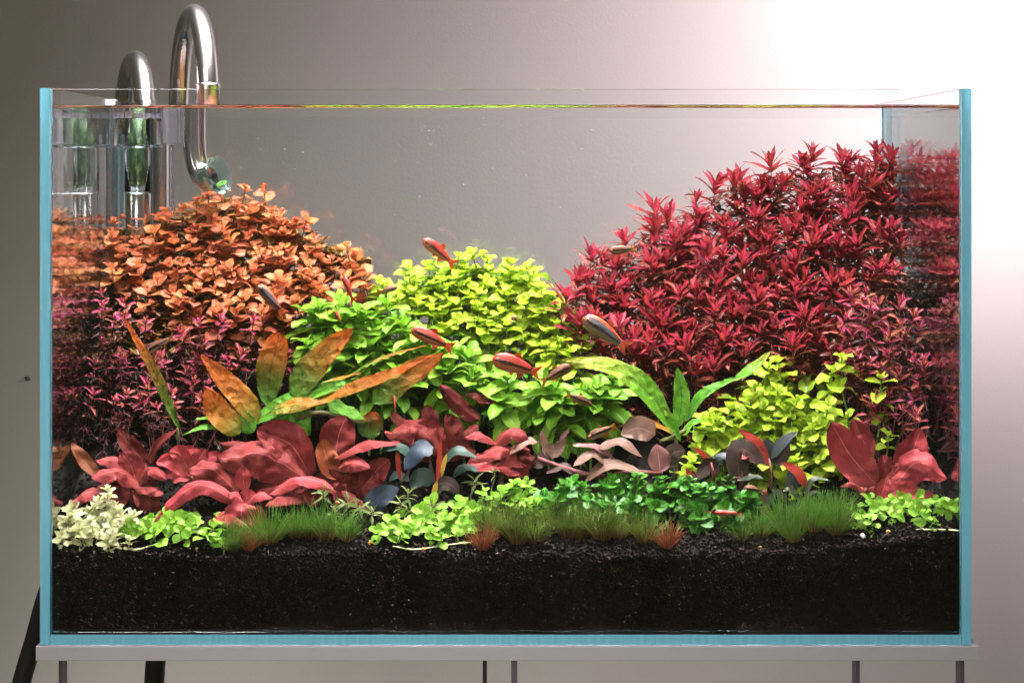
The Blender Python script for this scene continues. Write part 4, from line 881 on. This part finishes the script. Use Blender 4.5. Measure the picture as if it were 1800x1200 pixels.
# ------------------------------------------------------------------ fish, shrimp, snails
def fish_mat(name, back, flank, band, belly, head):
    N = NT(name); uv = N.n('UVMap'); sp = N.n('SeparateXYZ'); N.link(uv.outputs[0], sp.inputs[0])
    tc = N.n('TexCoord'); nz = N.n('TexNoise'); nz.inputs['Scale'].default_value = 600; N.link(tc.outputs['Object'], nz.inputs['Vector'])
    v = N.math('ADD', sp.outputs[1], N.math('MULTIPLY_ADD', nz.outputs[0], .12, -.06))
    c = N.ramp(v, [(.05, belly), (.34, belly), (.42, band), (.54, band), (.62, flank), (.80, flank), (.90, back)])
    c = N.mix(N.math('MAXIMUM', N.math('MULTIPLY_ADD', sp.outputs[0], -5, 1.05), 0), c, head)
    vo = N.n('TexVoronoi'); vo.inputs['Scale'].default_value = 900; N.link(tc.outputs['Object'], vo.inputs['Vector'])
    p = N.n('BsdfPrincipled'); N.link(c, p.inputs['Base Color']); p.inputs['Roughness'].default_value = .35; p.inputs['Specular IOR Level'].default_value = .5; p.inputs['Metallic'].default_value = .15
    b = N.n('Bump'); b.inputs['Strength'].default_value = .25; b.inputs['Distance'].default_value = .0004; N.link(vo.outputs[0], b.inputs['Height']); N.link(b.outputs[0], p.inputs['Normal'])
    N.link(p.outputs[0], N.out.inputs[0]); return N.m
def fin_mat(name, c, tr=.4):
    N = NT(name); p = N.n('BsdfPrincipled'); p.inputs['Base Color'].default_value = (*c, 1); p.inputs['Roughness'].default_value = .4
    t = N.n('BsdfTranslucent'); t.inputs[0].default_value = (*c, 1); q = N.n('BsdfTransparent'); a = N.n('MixShader'); a.inputs[0].default_value = .5; b = N.n('MixShader'); b.inputs[0].default_value = tr
    N.link(p.outputs[0], a.inputs[1]); N.link(t.outputs[0], a.inputs[2]); N.link(a.outputs[0], b.inputs[1]); N.link(q.outputs[0], b.inputs[2]); N.link(b.outputs[0], N.out.inputs[0]); return N.m
FM = dict(red=(fish_mat('red_fish', (.45, .03, .02), (.42, .05, .03), (.03, .015, .012), (.34, .10, .05), (.45, .05, .03)), fin_mat('red_fin', (.62, .07, .02), .15)),
          brown=(fish_mat('brown_fish', (.14, .06, .035), (.22, .085, .05), (.012, .008, .008), (.20, .11, .05), (.18, .07, .04)), fin_mat('amber_fin', (.48, .18, .02), .35)),
          grey=(fish_mat('grey_fish', (.55, .09, .03), (.10, .085, .10), (.03, .025, .03), (.16, .085, .06), (.30, .12, .09)), fin_mat('orange_fin', (.55, .12, .04), .3)))
M['eye'] = plain('fish_eye', (.01, .01, .01), .12); M['iris'] = plain('fish_iris', (.35, .16, .06), .3)
def fish(px, py, hx, hy, tx, ty, d, typ, label, yaw=0.0, deep=1.0):
    head, tail = at(hx, hy, d), at(tx, ty, d); L = (head-tail).length*1.02; c = (head+tail)/2
    fx = (head-tail).normalized(); fx = (fx+Vector((0, math.tan(yaw), 0))).normalized(); up = (Vector((0, 0, 1))-fx*fx.z).normalized(); yv = up.cross(fx)
    t = thing('fish', label, 'fish', c, 'small red and brown fish')
    t.matrix_world = Matrix.Translation(c*CM) @ Matrix((fx, yv, up)).transposed().to_4x4()
    n, sg_ = 14, 12; vs, fs, uv = [], [], []
    for i in range(n+1):
        s = i/n; x = L/2-s*L*.82
        h = .15*L*deep*(math.sin(math.pi*min(1, s**.62*.98))**.8*.88+.20*s+.03); w = h*.52*(1-.4*s); zo = .012*L*math.sin(s*3)
        if i == 0: h = w = .012*L
        for k in range(sg_):
            a = 2*math.pi*k/sg_; vs.append((x, w*math.cos(a), zo+h*math.sin(a))); uv.append((s, .5+.5*math.sin(a)))
    for i in range(n):
        for k in range(sg_): fs.append((i*sg_+k, i*sg_+(k+1) % sg_, (i+1)*sg_+(k+1) % sg_, (i+1)*sg_+k))
    fs += [tuple(range(sg_))[::-1], tuple(range(n*sg_, n*sg_+sg_))]
    bm, fm = FM[typ]; put('body', mk('body', vs, fs, uvs=uv), bm, t)
    def fin(nm, pts, wob=.012):
        th = .006*L; v2 = [(x, th+wob*L*math.sin(i), z) for i, (x, z) in enumerate(pts)]+[(x, -th+wob*L*math.sin(i), z) for i, (x, z) in enumerate(pts)]
        k = len(pts); f2 = [tuple(range(k)), tuple(range(2*k-1, k-1, -1))]+[(i, (i+1) % k, k+(i+1) % k, k+i) for i in range(k)]
        put(nm, mk(nm, v2, f2, smooth=False), fm, t)
    xb = L/2-.82*L
    fin('tail_fin', [(xb+.03*L, .035*L), (xb-.09*L, .10*L), (xb-.20*L, .15*L), (xb-.15*L, .06*L), (xb-.11*L, 0), (xb-.15*L, -.06*L), (xb-.20*L, -.15*L), (xb-.09*L, -.10*L), (xb+.03*L, -.035*L)])
    z1 = .135*L*deep
    fin('dorsal_fin', [(.10*L, z1*.95), (.04*L, z1+.10*L), (-.03*L, z1+.09*L), (-.07*L, z1*.80)])
    fin('anal_fin', [(-.04*L, -z1*.85), (-.10*L, -z1-.07*L), (-.20*L, -z1*.72), (-.22*L, -z1*.45)])
    fin('pelvic_fin', [(.10*L, -z1*.95), (.04*L, -z1-.06*L), (.01*L, -z1*.92)])
    for sy in (-1, 1):
        e = put('eye', lathe_mesh('eye', [(.002, .022*L), (.022*L, .018*L), (.034*L, .004*L), (.034*L, -.01*L), (.002, -.012*L)], 12, axis=(0, sy, 0)), M['iris'], t, (L*.40, sy*.052*L*deep**.5, .02*L))
        put('pupil', lathe_mesh('pupil', [(.001, .027*L), (.014*L, .024*L), (.018*L, .016*L), (.001, .014*L)], 10, axis=(0, sy, 0)), M['eye'], e)
for a in ((768, 442, 744, 421, 800, 466, 15, 'red', 'slim red fish with a dark stripe swimming above the lime mound'),
          (610, 505, 600, 482, 624, 532, 11, 'red', 'red fish pointing steeply up before the orange bush edge', .5),
          (478, 527, 453, 502, 502, 553, 10.5, 'grey', 'brown and pink fish slanting down before the orange bush', .2),
          (592, 556, 585, 545, 603, 566, 10, 'red', 'small dark red fish turned end-on above the fern', 1.0, 1.5),
          (683, 509, 698, 505, 664, 514, 13, 'brown', 'little brown fish at the foot of the lime mound'),
          (757, 596, 723, 579, 797, 612, 8.5, 'red', 'red fish with a black stripe before the green mound', .1),
          (905, 641, 866, 630, 949, 655, 8, 'red', 'brightest red deep-bodied fish with orange fins before the green leaves', 0, 1.25),
          (980, 655, 1008, 641, 950, 672, 8, 'brown', 'brown fish with amber fins under the long arching frond', .1),
          (1020, 706, 1041, 711, 994, 692, 8, 'brown', 'plum-brown fish without bright fins over the lower green leaves', .1),
          (1062, 578, 1025, 558, 1104, 612, 9.5, 'grey', 'grey fish with an orange back stripe before the crimson bush', .15, 1.1),
          (1092, 440, 1071, 441, 1119, 437, 15, 'brown', 'olive-brown fish before the crest of the crimson bush', 0, 1.1),
          (281, 605, 256, 618, 308, 591, 9.5, 'brown', 'dim brown fish among the magenta stems beside the single frond', .2),
          (693, 706, 692, 692, 696, 726, 7.5, 'red', 'tiny pinkish fish pointing up before the red rosettes', .8),
          (1058, 762, 1033, 769, 1084, 748, 6, 'brown', 'orange-brown fish above the tan leaves', .1),
          (1322, 860, 1307, 858, 1342, 862, 4.4, 'brown', 'orange-brown fish hiding under the dark umber leaves', .2, 1.3)):
    fish(*a)
# shrimp
sp_ = thing('shrimp', 'small red shrimp resting on the dark green dwarf plants', 'shrimp', at(1278, 902, 3.0))
c_ = Vector(sp_.location)/CM; M['shrimp'] = plain('shrimp_shell', (.42, .035, .02), .35, bump=.3, bscale=900)
P = [at(x, y, 3.0)-c_ for x, y in ((1255, 901), (1262, 900), (1270, 900), (1280, 901), (1290, 901), (1297, 903))]
put('body', tube_mesh('body', smooth_path(P, 18), [.05, .15, .17, .15, .13, .10, .06], 10), M['shrimp'], sp_)
put('tail_fan', mk('tail_fan', [P[-1], P[-1]+Vector((.28, .05, .12)), P[-1]+Vector((.34, .0, -.04)), P[-1]+Vector((.26, -.05, -.22)), P[-1]+Vector((.1, 0, -.06))], [(0, 1, 2), (0, 2, 3), (0, 3, 4)]), M['shrimp'], sp_)
for k in range(5): put('leg', tube_mesh('leg', [P[1]+Vector((.1+.16*k, -.05, -.1)), P[1]+Vector((.06+.16*k, -.1, -.28)), P[1]+Vector((.0+.16*k, -.12, -.38))], [.018, .01], 5), M['shrimp'], sp_)
for k in (-1, 1): put('antenna', tube_mesh('antenna', smooth_path([P[0], P[0]+Vector((-.4, -.1*k, .1)), P[0]+Vector((-.8, -.2*k, .02+.1*k))], 8), [.012, .006], 5), M['shrimp'], sp_)
# snails
def snail(px, py, d, r_, colr, label, on_soil=True):
    p = at(px, py, d)
    if on_soil: p.z = soil_z(p.x, p.y)+r_*.7
    t = thing('snail', label, 'snail', p, 'small snails'); m = plain('snail_shell', colr, .3, bump=.3, bscale=500)
    pts, rad = [], []
    for i in range(40):
        a = i/39*4.2*math.pi; q = math.exp(-.16*a); pts.append(Vector((math.cos(a)*r_*.55*q, -r_*.5*(1-q)*.6, math.sin(a)*r_*.55*q))); rad.append(r_*.5*q)
    put('shell', tube_mesh('shell', pts, rad, 8), m, t)
    put('foot', tube_mesh('foot', smooth_path([Vector((-r_, 0, -r_*.75)), Vector((0, 0, -r_*.8)), Vector((r_*.9, 0, -r_*.7))], 8), [r_*.1, r_*.28, r_*.12], 7), plain('snail_foot', (.22, .15, .09), .4), t)
for a in ((903, 560, 12.5, .30, (.22, .12, .04), 'brown snail on the lime leaves of the central mound', False), (650, 966, 1.4, .17, (.55, .16, .02), 'orange snail on the soil before the gap between grass and carpet', True), (744, 972, 1.2, .18, (.50, .18, .03), 'amber snail on the soil under the carpet plant runner', True),
          (592, 884, 4.0, .22, (.42, .14, .03), 'orange-brown snail under the largest maroon rosette', False), (1560, 936, 1.3, .2, (.45, .22, .06), 'tan snail on the soil beside the white shell chip', True), (345, 968, 1.3, .16, (.40, .18, .06), 'tan snail on the soil under the carpet by the white plant', True), (1335, 966, 1.3, .15, (.42, .2, .07), 'small tan snail on the soil under the green grass', True)):
    snail(*a)
p = at(1517, 938, 1.3); p.z = soil_z(p.x, p.y)+.12
ch = put('shell_chip', tube_mesh('shell_chip', smooth_path([Vector((-.12, 0, .16)), Vector((0, 0, .02)), Vector((.16, 0, -.16))], 8), [.06, .15, .14, .05], 8), plain('white_shell', (.85, .84, .80), .4), None, p); tag(ch, 'white shell chip on the soil beside the bright green carpet', 'shell')

# fine specks drifting in the water
r = random.Random(77); vs, fs = [], []
for _ in range(170):
    p = Vector((r.uniform(-29, 14), r.uniform(1.5, 18), r.uniform(24, 34.1))); q = r.uniform(.010, .024); o = len(vs)
    vs += [p+Vector(v)*q for v in ((1, 0, -.5), (-.5, .87, -.5), (-.5, -.87, -.5), (0, 0, 1))]; fs += [(o, o+1, o+2), (o, o+1, o+3), (o+1, o+2, o+3), (o+2, o, o+3)]
tag(put('drifting_specks', mk('drifting_specks', vs, fs), plain('pale_speck', (.7, .68, .62), .5)), 'tiny pale specks drifting in the open water', 'specks', kind='stuff')
